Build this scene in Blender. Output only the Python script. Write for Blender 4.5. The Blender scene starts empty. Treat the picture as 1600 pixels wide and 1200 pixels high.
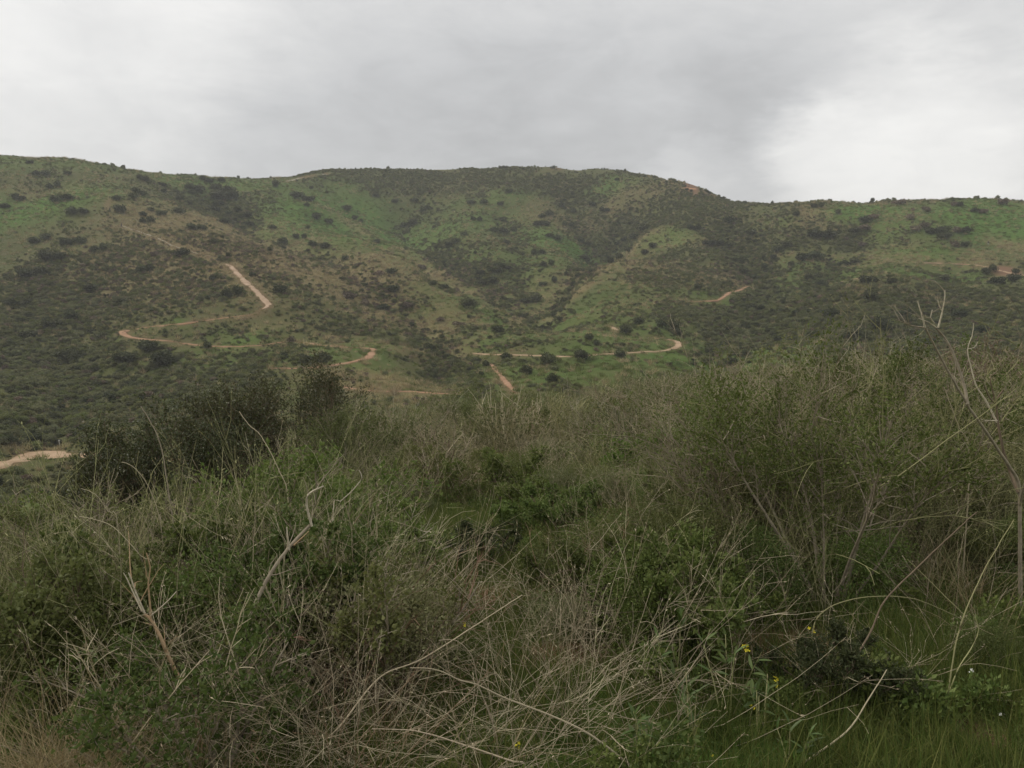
import bpy, math, random
import numpy as np
from mathutils import Vector

# ------------------------------------------------------------------ camera, sky, sun
scene = bpy.context.scene
C = scene.collection
R = math.radians
FPX = 1340.0                      # focal length in photo pixels (1600 wide)
PITCH = math.atan(150.0 / FPX)    # the camera looks a little down; eye level is photo row 450
cam_d = bpy.data.cameras.new('camera')
cam_d.sensor_width = 36.0
cam_d.lens = FPX / 1600.0 * 36.0
cam_d.clip_start = 0.05
cam_d.clip_end = 9000
cam = bpy.data.objects.new('camera', cam_d)
C.objects.link(cam)
cam.location = (0, 0, 0)
cam.rotation_euler = (R(90) - PITCH, 0, 0)
scene.camera = cam

HAZE_DENSITY = 0.00038
SUN_AZ, SUN_EL = R(-68), R(44)    # behind the thin cloud, to the left
world = bpy.data.worlds.new('World')
scene.world = world
world.use_nodes = True


def ray(px, py):
    px = np.asarray(px, float); py = np.asarray(py, float)
    cx = (px - 800) / FPX; cy = (600 - py) / FPX
    c, s = math.cos(PITCH), math.sin(PITCH)
    d = np.stack([cx, c + cy * s, -s + cy * c], -1)
    return d


def build_sky():
    nt = world.node_tree
    nt.nodes.clear()
    N, L = nt.nodes.new, nt.links.new
    out = N('ShaderNodeOutputWorld')
    sky = N('ShaderNodeTexSky'); sky.sky_type = 'NISHITA'; sky.sun_disc = False
    sky.sun_elevation = SUN_EL; sky.sun_rotation = SUN_AZ
    b1 = N('ShaderNodeBackground'); b1.inputs[1].default_value = 0.08
    L(sky.outputs[0], b1.inputs[0])
    tc = N('ShaderNodeTexCoord')
    # the cloud deck as a flat layer overhead: direction -> position on the deck
    sep = N('ShaderNodeSeparateXYZ'); L(tc.outputs['Generated'], sep.inputs[0])

    def M(op, a, b=None, c=None, clamp=False):
        n = N('ShaderNodeMath'); n.operation = op; n.use_clamp = clamp
        for i, v in enumerate((a, b, c)):
            if v is None: continue
            if isinstance(v, (int, float)): n.inputs[i].default_value = v
            else: L(v, n.inputs[i])
        return n.outputs[0]
    def noise(vec, scale, detail, rough, dist=0.0):
        n = N('ShaderNodeTexNoise'); n.inputs['Scale'].default_value = scale
        n.inputs['Detail'].default_value = detail; n.inputs['Roughness'].default_value = rough
        n.inputs['Distortion'].default_value = dist
        L(vec, n.inputs['Vector']); return n
    mp = N('ShaderNodeMapping'); mp.inputs['Scale'].default_value = (1, 1, 2.4); mp.inputs['Rotation'].default_value = (0, R(14), 0)
    L(tc.outputs['Generated'], mp.inputs['Vector'])

    def warp(scale, amt, detail, rough):
        nw = noise(mp.outputs[0], scale, detail, rough)
        sub = N('ShaderNodeVectorMath'); sub.operation = 'SUBTRACT'
        L(nw.outputs['Color'], sub.inputs[0]); sub.inputs[1].default_value = (.5, .5, .5)
        sc = N('ShaderNodeVectorMath'); sc.operation = 'SCALE'; sc.inputs['Scale'].default_value = amt
        L(sub.outputs[0], sc.inputs[0])
        ad = N('ShaderNodeVectorMath'); ad.operation = 'ADD'
        L(tc.outputs['Generated'], ad.inputs[0]); L(sc.outputs[0], ad.inputs[1])
        nr = N('ShaderNodeVectorMath'); nr.operation = 'NORMALIZE'; L(ad.outputs[0], nr.inputs[0])
        return nr.outputs[0]
    warped = warp(6.0, 0.15, 10, 0.66)
    n1 = noise(mp.outputs[0], 2.6, 8, 0.55, 0.6)
    n2 = noise(mp.outputs[0], 7.5, 9, 0.60, 0.8)
    n3 = noise(mp.outputs[0], 22.0, 8, 0.6, 0.5)
    val = M('ADD', M('MULTIPLY', M('SUBTRACT', n1.outputs[0], 0.5), 0.20), 0.625)
    val = M('ADD', val, M('MULTIPLY', M('SUBTRACT', n2.outputs[0], 0.5), 0.21))
    val = M('ADD', val, M('MULTIPLY', M('SUBTRACT', n3.outputs[0], 0.5), 0.09))
    # the deck is a little thinner overhead than low down
    mrz = N('ShaderNodeMapRange'); mrz.interpolation_type = 'SMOOTHSTEP'
    mrz.inputs['From Min'].default_value = 0.17; mrz.inputs['From Max'].default_value = 0.36; mrz.inputs['To Max'].default_value = 0.10
    L(sep.outputs[2], mrz.inputs['Value']); val = M('ADD', val, mrz.outputs[0])

    def lobe(px, py, inner, outer, amt, vec=warped):
        nonlocal val
        d = ray(px, py); d = d / np.linalg.norm(d)
        dp = N('ShaderNodeVectorMath'); dp.operation = 'DOT_PRODUCT'
        L(vec, dp.inputs[0]); dp.inputs[1].default_value = tuple(d)
        mr = N('ShaderNodeMapRange'); mr.interpolation_type = 'SMOOTHSTEP'
        mr.inputs['From Min'].default_value = math.cos(R(outer))
        mr.inputs['From Max'].default_value = math.cos(R(inner))
        L(dp.outputs['Value'], mr.inputs['Value'])
        val = M('ADD', val, M('MULTIPLY', mr.outputs[0], amt))
    for l in SKY_LOBES:
        lobe(*l)
    val = M('MINIMUM', M('MAXIMUM', val, 0.34), 0.93)
    ramp = N('ShaderNodeValToRGB')
    e = ramp.color_ramp.elements
    e[0].position = 0.3; e[0].color = (.298, .300, .304, 1)
    e[1].position = 0.93; e[1].color = (.94, .93, .905, 1)
    m = e.new(0.6); m.color = (.598, .600, .602, 1)
    L(val, ramp.inputs[0])
    b2 = N('ShaderNodeBackground'); b2.inputs[1].default_value = 1.0
    L(ramp.outputs[0], b2.inputs[0])
    mix = N('ShaderNodeMixShader'); mix.inputs[0].default_value = 0.94
    L(b1.outputs[0], mix.inputs[1]); L(b2.outputs[0], mix.inputs[2])
    L(mix.outputs[0], out.inputs['Surface'])


SKY_LOBES = [
    # photo column, row, inner and outer radius in degrees, change of brightness
    (1390, 255, 1.0, 8.5, 0.17), (1590, 250, 1, 9, 0.14), (1290, 275, 1.0, 6, 0.10), (1080, 275, 0.6, 4.0, 0.10),
    (-60, 0, 3, 19, 0.21), (380, 80, 1, 8, 0.05),
    (1000, 190, 2, 12, -0.07), (620, 170, 2, 13, -0.07), (1150, 205, 1, 5, -0.06), (240, 165, 2, 10, -0.05), (840, 150, 2, 9, -0.02),
]
build_sky()

sd = bpy.data.lights.new('sun', 'SUN')
sd.energy = 1.5
sd.angle = R(32)
sd.color = (1.0, 0.93, 0.82)
sun = bpy.data.objects.new('sun', sd)
C.objects.link(sun)
sv = Vector((math.sin(SUN_AZ) * math.cos(SUN_EL), math.cos(SUN_AZ) * math.cos(SUN_EL), math.sin(SUN_EL)))
sun.rotation_euler = (-sv).to_track_quat('-Z', 'Y').to_euler()
sun.location = (-40, 60, 120)

vs = scene.view_settings
vs.view_transform = 'Standard'
vs.look = 'None'
vs.exposure = 0.12
vs.gamma = 1.0
vs.use_curve_mapping = False
scene.cycles.max_bounces = 5
scene.cycles.transparent_max_bounces = 4
scene.cycles.diffuse_bounces = 3
scene.cycles.volume_bounces = 0
scene.cycles.use_denoising = True

# ------------------------------------------------------------------ helpers
rng = np.random.default_rng(7)


def tag(o, label=None, cat=None, group=None, kind=None):
    if label: o['label'] = label
    if cat: o['category'] = cat
    if group: o['group'] = group
    if kind: o['kind'] = kind
    return o


def np_mesh(name, V, faces, mats=(), mat_idx=None, smooth=False):
    """faces: list of (n,k) int arrays"""
    me = bpy.data.meshes.new(name)
    V = np.ascontiguousarray(V, dtype=np.float32)
    faces = [np.asarray(f, dtype=np.int32) for f in faces if len(f)]
    me.vertices.add(len(V))
    me.vertices.foreach_set('co', V.ravel())
    loops = np.concatenate([f.ravel() for f in faces])
    tot = np.concatenate([np.full(len(f), f.shape[1], np.int32) for f in faces])
    me.loops.add(len(loops))
    me.loops.foreach_set('vertex_index', loops)
    me.polygons.add(len(tot))
    st = np.zeros(len(tot), np.int32); st[1:] = np.cumsum(tot)[:-1]
    me.polygons.foreach_set('loop_start', st)
    if mat_idx is not None:
        me.polygons.foreach_set('material_index', np.asarray(mat_idx, np.int32))
    if smooth:
        me.polygons.foreach_set('use_smooth', np.ones(len(tot), bool))
    for m in mats: me.materials.append(m)
    me.update(calc_edges=True)
    return me


def link(name, data, parent=None, loc=None):
    o = bpy.data.objects.new(name, data)
    C.objects.link(o)
    if parent is not None: o.parent = parent
    if loc is not None: o.location = loc
    return o


def empty(name, loc):
    o = link(name, None, None, loc)
    o.empty_display_size = 0.2
    return o


# --- lattice noise (numpy) ---
def vnoise(x, y, seed=0):
    xi = np.floor(x).astype(np.int64); yi = np.floor(y).astype(np.int64)
    xf = x - xi; yf = y - yi
    u = xf * xf * xf * (xf * (xf * 6 - 15) + 10); v = yf * yf * yf * (yf * (yf * 6 - 15) + 10)

    def h(a, b):
        n = (a * 374761393 + b * 668265263 + seed * 2147483647) & 0xffffffff
        n = ((n ^ (n >> 13)) * 1274126177) & 0xffffffff
        return ((n ^ (n >> 16)) & 0xffff) / 65535.0
    a = h(xi, yi); b = h(xi + 1, yi); c = h(xi, yi + 1); d = h(xi + 1, yi + 1)
    return (a * (1 - u) + b * u) * (1 - v) + (c * (1 - u) + d * u) * v - 0.5


def fbm(x, y, scale, octv=4, seed=0, gain=0.5):
    s = 0; a = 1.0; f = 1.0 / scale
    for k in range(octv):
        s = s + a * vnoise(x * f + 17.3 * k, y * f - 9.1 * k, seed + k); a *= gain; f *= 2.03
    return s


# ------------------------------------------------------------------ terrain
# (photo column, row, distance ahead in m): ground points read off the photograph
SEEN = [
    # skyline
    (-300, 232, 380), (-150, 232, 390), (0, 240, 400), (100, 246, 400), (200, 265, 410), (300, 276, 430), (400, 279, 450),
    (520, 267, 480), (650, 268, 490), (760, 265, 490), (850, 261, 490), (950, 263, 480), (1000, 272, 462), (1060, 283, 436), (1085, 290, 428),
    (1150, 314, 410), (1250, 315, 400), (1330, 320, 390), (1400, 317, 380), (1500, 313, 370), (1600, 320, 360),
    (1750, 328, 350), (1900, 335, 340),
    # long left spur with the walkers' path on its crest
    (60, 290, 350), (165, 310, 322), (190, 350, 298), (290, 390, 258), (380, 440, 222), (420, 482, 198),
    (-150, 420, 275), (0, 340, 312), (0, 420, 262), (0, 500, 212), (0, 600, 152), (0, 680, 108), (60, 714, 92), (0, 722, 86),
    (130, 708, 95), (-150, 690, 95), (-150, 560, 175), (200, 450, 232), (200, 400, 260), (100, 560, 176), (200, 600, 150),
    (300, 625, 138), (190, 520, 184), (310, 538, 173), (440, 533, 172), (580, 548, 165), (430, 577, 150), (525, 600, 140),
    (690, 615, 134), (350, 500, 192),
    # gully and second spur
    (340, 312, 385), (400, 347, 345), (470, 400, 292), (540, 460, 238), (620, 510, 200), (700, 560, 166),
    (330, 360, 292), (420, 400, 262), (460, 318, 388), (560, 366, 332), (640, 403, 290), (700, 440, 260), (760, 462, 242),
    (830, 483, 224), (650, 470, 232),
    # amphitheatre below the main top
    (740, 440, 288), (700, 400, 332), (760, 378, 362), (800, 340, 412), (650, 330, 425), (550, 310, 432), (900, 400, 342),
    (870, 450, 285), (835, 473, 258), (900, 320, 432), (950, 300, 450),
    # third spur
    (1010, 340, 400), (1010, 372, 362), (960, 410, 308), (910, 442, 270), (850, 476, 238),
    (1070, 380, 350), (1060, 430, 288), (1100, 442, 272), (1180, 440, 278), (1165, 452, 262), (1100, 470, 245), (1000, 476, 233),
    # right hill
    (1150, 370, 345), (1250, 380, 325), (1400, 380, 306), (1560, 425, 254), (1420, 412, 270), (1300, 440, 256), (1500, 480, 212),
    (1300, 500, 200), (1150, 520, 184), (1400, 545, 158), (1600, 380, 300), (1700, 430, 250), (1750, 520, 180),
    # middle mound and the path round its foot
    (830, 500, 212), (950, 510, 196), (760, 520, 190), (900, 543, 167), (1000, 540, 169), (1060, 541, 170), (1040, 525, 182),
    (750, 554, 157), (900, 556, 156), (880, 592, 134), (790, 602, 134), (1000, 592, 130), (1150, 575, 142), (1300, 585, 130),
    (690, 585, 150),
]
# (azimuth deg, distance, height): near ground and ground that other ground hides
HID = []
for az, row in {
        -75: [-1.72, -2.2, -3.4, -5.0, -8.0, -11.5, -14.5, -16.0], -45: [-1.72, -2.3, -3.6, -5.6, -9.2, -13.0, -16.5, -18.2],
        -31: [-1.72, -2.3, -3.5, -5.4, -9.2, -13.2, -16.6, -18.0], -20: [-1.72, -2.28, -3.3, -4.7, -7.6, -11.2, -15.5, -18.0],
        -10: [-1.72, -2.24, -3.1, -4.1, -5.6, -8.2, -13.0, -17.0], 0: [-1.72, -2.22, -3.0, -3.9, -5.2, -7.0, -12.0, -15.8],
        10: [-1.72, -2.2, -2.85, -3.5, -4.5, -6.0, -10.5, -14.2], 20: [-1.72, -2.16, -2.65, -3.1, -3.8, -5.0, -9.0, -12.5],
        31: [-1.70, -2.1, -2.45, -2.8, -3.3, -4.3, -7.5, -11.0], 45: [-1.68, -2.0, -2.2, -2.4, -2.8, -3.6, -6.5, -10.0],
        75: [-1.62, -1.7, -1.7, -1.7, -2.0, -2.8, -5.5, -8.0]}.items():
    for d, z in zip((1.2, 5, 11, 19, 30, 45, 70, 95), row):
        if az < -22 and d > 80: continue
        HID.append((az, d, z))
for px, py, d in SEEN[:23]:                       # the far side of the skyline falls away
    dd = ray(px, py); az = math.degrees(math.atan2(dd[0], dd[1])); z = dd[2] / dd[1] * d
    r = d / math.cos(R(az))
    HID += [(az, r * 1.12, z - 2.5), (az, r * 1.45, z * 0.62), (az, r * 2.2, z * 0.15)]
for az in (-75, -50, 50, 75):
    HID += [(az, 150, -10), (az, 260, 10), (az, 390, 42 if az > 0 else 58), (az, 560, 30), (az, 900, 5)]
# dips hidden behind the spur crests
for px, d, z in [(700, 292, -3), (640, 325, 6), (560, 375, 19), (760, 268, -5), (1240, 100, -13.5), (960, 352, 3)]:
    dd = ray(px, 450); HID.append((math.degrees(math.atan2(dd[0], dd[1])), math.hypot(d, d * dd[0] / dd[1]), z))

P, Z = [], []
for px, py, d in SEEN:
    v = ray(px, py); v = v / v[1] * d
    P.append((math.atan2(v[0], v[1]), math.hypot(v[0], v[1]))); Z.append(v[2])
for az, r, z in HID:
    P.append((R(az), r)); Z.append(z)
P = np.array(P); Z = np.array(Z)
KA = 1.7


def feat(az, r):
    return np.stack([az * KA, np.log(r)], -1)


def tps_k(d2):
    return 0.5 * d2 * np.log(d2 + 1e-12)


FP = feat(P[:, 0], P[:, 1])
n = len(FP)
K = tps_k(((FP[:, None] - FP[None]) ** 2).sum(-1)) + np.eye(n) * 0.0012
Q = np.concatenate([np.ones((n, 1)), FP], 1)
sol = np.linalg.solve(np.block([[K, Q], [Q.T, np.zeros((3, 3))]]), np.concatenate([Z, np.zeros(3)]))


def tps(az, r):
    sh = az.shape
    f = feat(az.ravel(), r.ravel())
    o = np.empty(len(f))
    for i in range(0, len(f), 20000):
        g = f[i:i + 20000]
        o[i:i + 20000] = tps_k(((g[:, None] - FP[None]) ** 2).sum(-1)) @ sol[:n] + sol[n] + g @ sol[n + 1:]
    return o.reshape(sh)


AZ = np.concatenate([np.arange(-180, -48, 6.0), np.arange(-48, -40, 1.0), np.arange(-40, 40.01, 0.165), np.arange(41, 49, 1.0),
                     np.arange(54, 180.1, 6.0)])
AZ[-1] = 180.0
AZ = np.radians(AZ)
RR = np.concatenate([[0.3, 0.6], np.exp(np.arange(math.log(0.9), math.log(600), 0.0132)), np.exp(np.linspace(math.log(620), math.log(3000), 14))])
A2, R2 = np.meshgrid(AZ, RR, indexing='ij')
ac = np.clip(A2, R(-75), R(75))
rc = np.clip(R2, 1.2, 900)
ZZ = tps(ac, rc)
# behind the camera blend the two sides
back = np.clip((np.abs(A2) - R(75)) / R(105), 0, 1)
mirror = tps(np.clip(-ac, R(-75), R(75)), rc)
wgt = 0.5 * back * back * (3 - 2 * back)
ZZ = ZZ * (1 - wgt) + mirror * wgt
far = np.clip((R2 - 620) / 900, 0, 1)
ZZ = ZZ * (1 - far) + far * (-8)
X2 = R2 * np.sin(A2); Y2 = R2 * np.cos(A2)
hill = np.clip((R2 - 60) / 120, 0, 1)
ZZ += hill * (fbm(X2, Y2, 46, 4, 3) * 3.0 + np.abs(fbm(X2, Y2, 24, 3, 9)) * 1.5)
ZZ += (1 - hill) * fbm(X2, Y2, 5.0, 4, 5) * 0.28 * np.clip((R2 - 1) / 6, 0.15, 1)
ZZ += hill * fbm(X2, Y2, 4.0, 2, 21) * 0.45


def zat(x, y, grid=None):
    """height of the ground sheet (bilinear in the same polar cells as its mesh)"""
    g = ZZ if grid is None else grid
    x = np.asarray(x, float); y = np.asarray(y, float)
    az = np.arctan2(x, y); r = np.clip(np.hypot(x, y), RR[0], RR[-1] * .999)
    i = np.clip(np.searchsorted(AZ, az) - 1, 0, len(AZ) - 2); j = np.clip(np.searchsorted(RR, r) - 1, 0, len(RR) - 2)
    u = (az - AZ[i]) / (AZ[i + 1] - AZ[i]); v = (r - RR[j]) / (RR[j + 1] - RR[j])
    return (g[i, j] * (1 - u) + g[i + 1, j] * u) * (1 - v) + (g[i, j + 1] * (1 - u) + g[i + 1, j + 1] * u) * v


MARCH = np.exp(np.arange(math.log(1.5), math.log(640), 0.006))


def hit(px, py):
    """where the sight line through a photo pixel first meets the ground"""
    d = ray(px, py); sh = d.shape[:-1]
    d = d.reshape(-1, 3); d = d / np.hypot(d[:, 0], d[:, 1])[:, None]
    out = np.full((len(d), 3), np.nan)
    for k, v in enumerate(d):
        p = v[None] * MARCH[:, None]
        under = p[:, 2] < zat(p[:, 0], p[:, 1])
        j = int(np.argmax(under)) if under.any() else len(MARCH) - 1
        j = max(j, 1)
        lo, hi = MARCH[j - 1], MARCH[j]
        for _ in range(8):
            m = (lo + hi) / 2; q = v * m
            if q[2] < zat(q[0], q[1]): hi = m
            else: lo = m
        q = v * hi; out[k] = (q[0], q[1], zat(q[0], q[1]))
    return out.reshape(sh + (3,))


# gullies and crests read off the photograph: pixels down each line, depth and half width in metres
CARVE = [
    ([(610, 330), (640, 352), (690, 395), (740, 440), (800, 467), (840, 481)], 7.5, 13), ([(985, 322), (965, 360), (935, 405), (895, 440), (848, 478)], 7.5, 13),
    ([(310, 300), (345, 322), (385, 345), (440, 368), (505, 388), (570, 422), (640, 468), (690, 515), (718, 565)], 6.5, 12), ([(1130, 345), (1170, 385), (1188, 430), (1175, 470), (1120, 520), (1075, 556)], 6.5, 14),
    ([(250, 555), (160, 600), (70, 645), (10, 690)], 4.5, 9), ([(790, 330), (805, 365), (815, 405), (825, 455)], 3.5, 10), ([(1340, 345), (1310, 395), (1255, 450), (1200, 500)], 4.0, 13),
    ([(60, 420), (50, 480), (20, 560)], 3.0, 12), ([(140, 440), (120, 520), (90, 600)], 2.5, 10), ([(1490, 400), (1450, 470), (1400, 540)], 3.0, 12), ([(660, 290), (640, 330)], 3.5, 14), ([(880, 290), (900, 340), (920, 390)], 3.5, 12),
    ([(860, 485), (850, 515), (842, 548)], 2.0, 7), ([(960, 490), (985, 530)], 2.0, 8),
]
CREST = [
    ([(470, 318), (540, 345), (600, 382), (660, 413), (720, 448), (780, 468), (828, 482)], 4.0, 9), ([(1010, 368), (980, 395), (950, 416), (900, 446), (856, 473)], 4.0, 9),
    ([(1050, 330), (1060, 380), (1090, 430), (1110, 462)], 3.0, 12), ([(740, 330), (735, 370), (760, 410)], 2.5, 12), ([(870, 350), (870, 400), (862, 445)], 2.5, 11), ([(1250, 340), (1240, 400), (1210, 450)], 2.5, 14),
    ([(1420, 350), (1380, 420), (1330, 490)], 2.5, 14), ([(100, 400), (90, 470), (60, 540)], 2.0, 12),
]


def line_xy(pts):
    w_ = hit([p[0] for p in pts], [p[1] for p in pts])[:, :2]
    o = []
    for a, b in zip(w_[:-1], w_[1:]):
        m = max(2, int(np.linalg.norm(b - a) / 2.5)); t_ = np.linspace(0, 1, m, endpoint=False)[:, None]; o.append(a + (b - a) * t_)
    o = np.concatenate(o + [w_[-1:]])
    k = 5
    pad = np.concatenate([np.repeat(o[:1], k, 0), o, np.repeat(o[-1:], k, 0)])
    return np.stack([np.convolve(pad[:, q], np.ones(2 * k + 1) / (2 * k + 1), 'valid') for q in (0, 1)], 1)


def line_dist(x, y, ln):
    o = np.full(len(x), 1e9)
    for i in range(0, len(ln), 8):
        q = ln[i:i + 8]
        o = np.minimum(o, np.hypot(x[:, None] - q[None, :, 0], y[:, None] - q[None, :, 1]).min(1))
    return o


GUL = [(line_xy(p_), a_, b_) for p_, a_, b_ in CARVE]
CRE = [(line_xy(p_), a_, b_) for p_, a_, b_ in CREST]
cs_ = (R2 > 70) & (R2 < 560) & (np.abs(A2) < R(44))
gx_, gy_ = X2[cs_], Y2[cs_]
jx = gx_ + fbm(gx_, gy_, 16, 3, 301) * 8; jy = gy_ + fbm(gx_, gy_, 16, 3, 311) * 8
dz = np.zeros(len(gx_))
for ln, dep, wd_ in GUL:
    q = line_dist(jx, jy, ln) / wd_
    dz -= dep * np.exp(-np.sqrt(q * q + .03) * 1.15)
for ln, dep, wd_ in CRE:
    q = line_dist(jx, jy, ln) / wd_
    dz += dep * np.exp(-np.sqrt(q * q + .05) * 1.15)
ZZ[cs_] += dz


def gully(x, y):
    """1 in the bottoms of the gullies"""
    o = np.zeros(len(x))
    for ln, dep, wd_ in GUL:
        o = np.maximum(o, min(1, dep / 5) * np.exp(-.5 * (line_dist(x, y, ln) / (wd_ * .45)) ** 2))
    return o


def crest(x, y):
    """1 on the bare crests of the spurs"""
    o = np.zeros(len(x))
    for ln, dep, wd_ in CRE[:2]:
        o = np.maximum(o, np.exp(-.5 * (line_dist(x, y, ln) / 3.4) ** 2))
    return o


def ground_at(px, d):
    """ground point in the photo column px at d metres ahead"""
    v = ray(px, 450); x = v[0] / v[1] * d
    return np.array([x, d, float(zat(x, d))])


def at(px, py, d):
    v = ray(px, py); return v / v[1] * d


# ------------------------------------------------------------------ paths
def smooth_line(pts, step):
    p = np.asarray(pts, float)
    q = np.concatenate([[2 * p[0] - p[1]], p, [2 * p[-1] - p[-2]]])
    out = []
    for i in range(len(p) - 1):
        a, b, c, d = q[i], q[i + 1], q[i + 2], q[i + 3]
        m = max(2, int(np.linalg.norm(c - b) / step))
        t = np.linspace(0, 1, m, endpoint=False)[:, None]
        out.append(0.5 * ((2 * b) + (c - a) * t + (2 * a - 5 * b + 4 * c - d) * t ** 2 + (3 * b - a - 3 * c + d) * t ** 3))
    out.append(p[-1:])
    return np.concatenate(out)


# photo pixels along each path with a width in metres; colour kind
PATHS = [
    ('walkers path', .45, 'pale', [(186, 349), (192, 354), (215, 362), (240, 371), (265, 382), (293, 391), (330, 402)],
     'narrow pale footpath along the crest of the left spur'),
    ('wide path', 1.6, 'pink', [(352, 410), (362, 417), (374, 430), (386, 443), (402, 456), (414, 468), (419, 479), (410, 487)],
     'wide eroded dirt path dropping down the nose of the left spur'),
    ('hairpin', 1.25, 'red', [(410, 487), (380, 494), (335, 499), (300, 504), (265, 508), (235, 510), (207, 513), (191, 519), (199, 527), (230, 530), (272, 534)],
     'dirt path round the leftmost hairpin bend below the spur'),
    ('lower run', .95, 'red', [(272, 534), (310, 538), (370, 542), (410, 540), (445, 532)],
     'thin reddish path below the leftmost hairpin bend'),
    ('second loop', 1.3, 'red', [(467, 533), (500, 540), (540, 542), (570, 543), (584, 549), (572, 559), (550, 566), (520, 571), (480, 575), (430, 576)],
     'reddish dirt path round the second hairpin bend by bright green grass'),
    ('low path', .8, 'red', [(520, 599), (560, 608), (590, 612), (640, 614), (690, 615), (715, 612)],
     'faint dirt path at the foot of the dry knoll'),
    ('centre path', 1.4, 'tan', [(735, 551), (790, 554), (840, 556), (900, 556), (950, 553), (1000, 551), (1040, 547), (1061, 540), (1054, 533), (1030, 527), (1012, 525)],
     'long level pale path curving round the foot of the middle mound'),
    ('short bit', 1.3, 'tan', [(950, 509), (957, 512), (964, 516)],
     'short scrap of pale path on the middle mound'),
    ('gully path', .8, 'red', [(766, 570), (777, 582), (790, 596), (804, 613)],
     'steep red dirt path running down into the valley bottom'),
    ('orange path', 1.0, 'red', [(1080, 472), (1100, 471), (1122, 470), (1133, 463), (1146, 456), (1170, 446)],
     'orange dirt path crossing the gully left of the right hill'),
    ('right path', 1.0, 'tan', [(1425, 409), (1450, 412), (1500, 411), (1528, 414), (1548, 419), (1572, 425), (1602, 431), (1640, 437)],
     'pale path leading to bare earth on the right hill'),
    ('right faint', 1.2, 'tan', [(1290, 444), (1320, 440), (1348, 436)],
     'short faint path between bushes on the right hill'),
    ('road', 3.4, 'tan', [(-90, 738), (-40, 730), (0, 722), (50, 714), (95, 711), (140, 711), (200, 714), (260, 722)],
     'pale dirt road in the valley at the left edge'),
    ('bare slope', 4.2, 'orange', [(1069, 290), (1075, 292), (1081, 295), (1087, 299)],
     'patch of bare orange earth on the skyline right of the main top'),
    ('ridge road', 1.6, 'pale', [(440, 284), (468, 279), (492, 274), (514, 271)],
     'thin pale track along the skyline left of the main top'),
]
PW = []
for nm, w, col, pts, lab in PATHS:
    W3 = hit([p[0] for p in pts], [p[1] for p in pts])
    if np.hypot(W3[:, 0], W3[:, 1]).max() > 560: print('PATH MISS', nm, np.hypot(W3[:, 0], W3[:, 1]).round())
    PW.append(smooth_line(W3[:, :2], 0.8))
pc = np.concatenate(PW)
pw = np.concatenate([np.full(len(q), PATHS[i][1]) for i, q in enumerate(PW)])
# smoothed heights along each path
pz = []
for q in PW:
    z = zat(q[:, 0], q[:, 1])
    k = 9
    zp = np.pad(z, k, mode='edge'); z = np.convolve(zp, np.ones(2 * k + 1) / (2 * k + 1), 'valid')
    pz.append(z)
pzc = np.concatenate(pz)


def near_path(x, y):
    """distance to the nearest path minus half its width, and that path's height"""
    x = np.asarray(x, float).ravel(); y = np.asarray(y, float).ravel()
    best = np.full(len(x), 1e9); zz = np.zeros(len(x))
    for i in range(0, len(x), 4000):
        d = np.hypot(x[i:i + 4000, None] - pc[None, :, 0], y[i:i + 4000, None] - pc[None, :, 1]) - pw[None] / 2
        j = d.argmin(1); best[i:i + 4000] = d[np.arange(len(j)), j]; zz[i:i + 4000] = pzc[j]
    return best, zz


mask = (R2 > 55) & (R2 < 520) & (np.abs(A2) < R(42))
ii = np.where(mask.ravel())[0]
# coarse reject by boxes first
cell = set(map(tuple, np.unique(np.floor(pc / 6).astype(int), axis=0)))
cx = np.floor(X2.ravel()[ii] / 6).astype(int); cy = np.floor(Y2.ravel()[ii] / 6).astype(int)
cellg = np.zeros((400, 120), bool)
for a, b in cell:
    cellg[a + 199:a + 202, max(b - 1, 0):b + 2] = True
ok = cellg[np.clip(cx + 200, 0, 399), np.clip(cy, 0, 119)]
ii = ii[ok]
bd, bz = near_path(X2.ravel()[ii], Y2.ravel()[ii])
w = np.clip(1 - (bd - 0.3) / 2.6, 0, 1); w = w * w * (3 - 2 * w)
zf = ZZ.ravel().copy(); zf[ii] = zf[ii] * (1 - w) + (bz - 0.02) * w
ZZ = zf.reshape(ZZ.shape)
pathd = np.full(ZZ.size, 99.0); pathd[ii] = bd; pathd = pathd.reshape(ZZ.shape)

# ------------------------------------------------------------------ ground cover zones (photo column, row, half width, half height, strength)
GREEN = [
    (830, 515, 90, 16, .55), (960, 525, 80, 14, .5), (760, 535, 50, 12, .5), (850, 410, 60, 22, .45), (760, 400, 60, 16, .4), (480, 560, 60, 10, .5), (620, 380, 40, 14, .6), (330, 560, 70, 14, .35), (1340, 420, 90, 12, .4),
    (60, 325, 75, 16, 1), (230, 262, 120, 12, .9), (80, 250, 90, 8, .5), (140, 300, 40, 14, .7), (310, 282, 90, 10, .7), (430, 290, 80, 9, .6), (545, 368, 52, 20, 1.4),
    (445, 345, 60, 18, .6), (480, 420, 30, 10, .3), (770, 310, 70, 8, .5), (800, 350, 60, 18, .5), (880, 385, 30, 16, .9), (700, 355, 50, 14, .6),
    (960, 292, 26, 14, .7), (1040, 370, 30, 14, .7), (1540, 345, 70, 34, 1.1), (1360, 330, 70, 10, .9), (1470, 400, 90, 14, .7), (1420, 355, 50, 20, .5),
    (590, 545, 16, 14, 1.1), (570, 575, 50, 10, .8), (740, 460, 60, 10, .5), (240, 519, 35, 6, .7), (370, 530, 60, 8, .7), (900, 575, 160, 18, .5),
    (1060, 575, 60, 20, .7), (1060, 545, 40, 10, .6), (1430, 425, 90, 8, .7), (1240, 340, 40, 10, .3), (420, 560, 60, 12, .4),
    (980, 440, 40, 16, .3), (1120, 480, 60, 12, .4),
]
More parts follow.
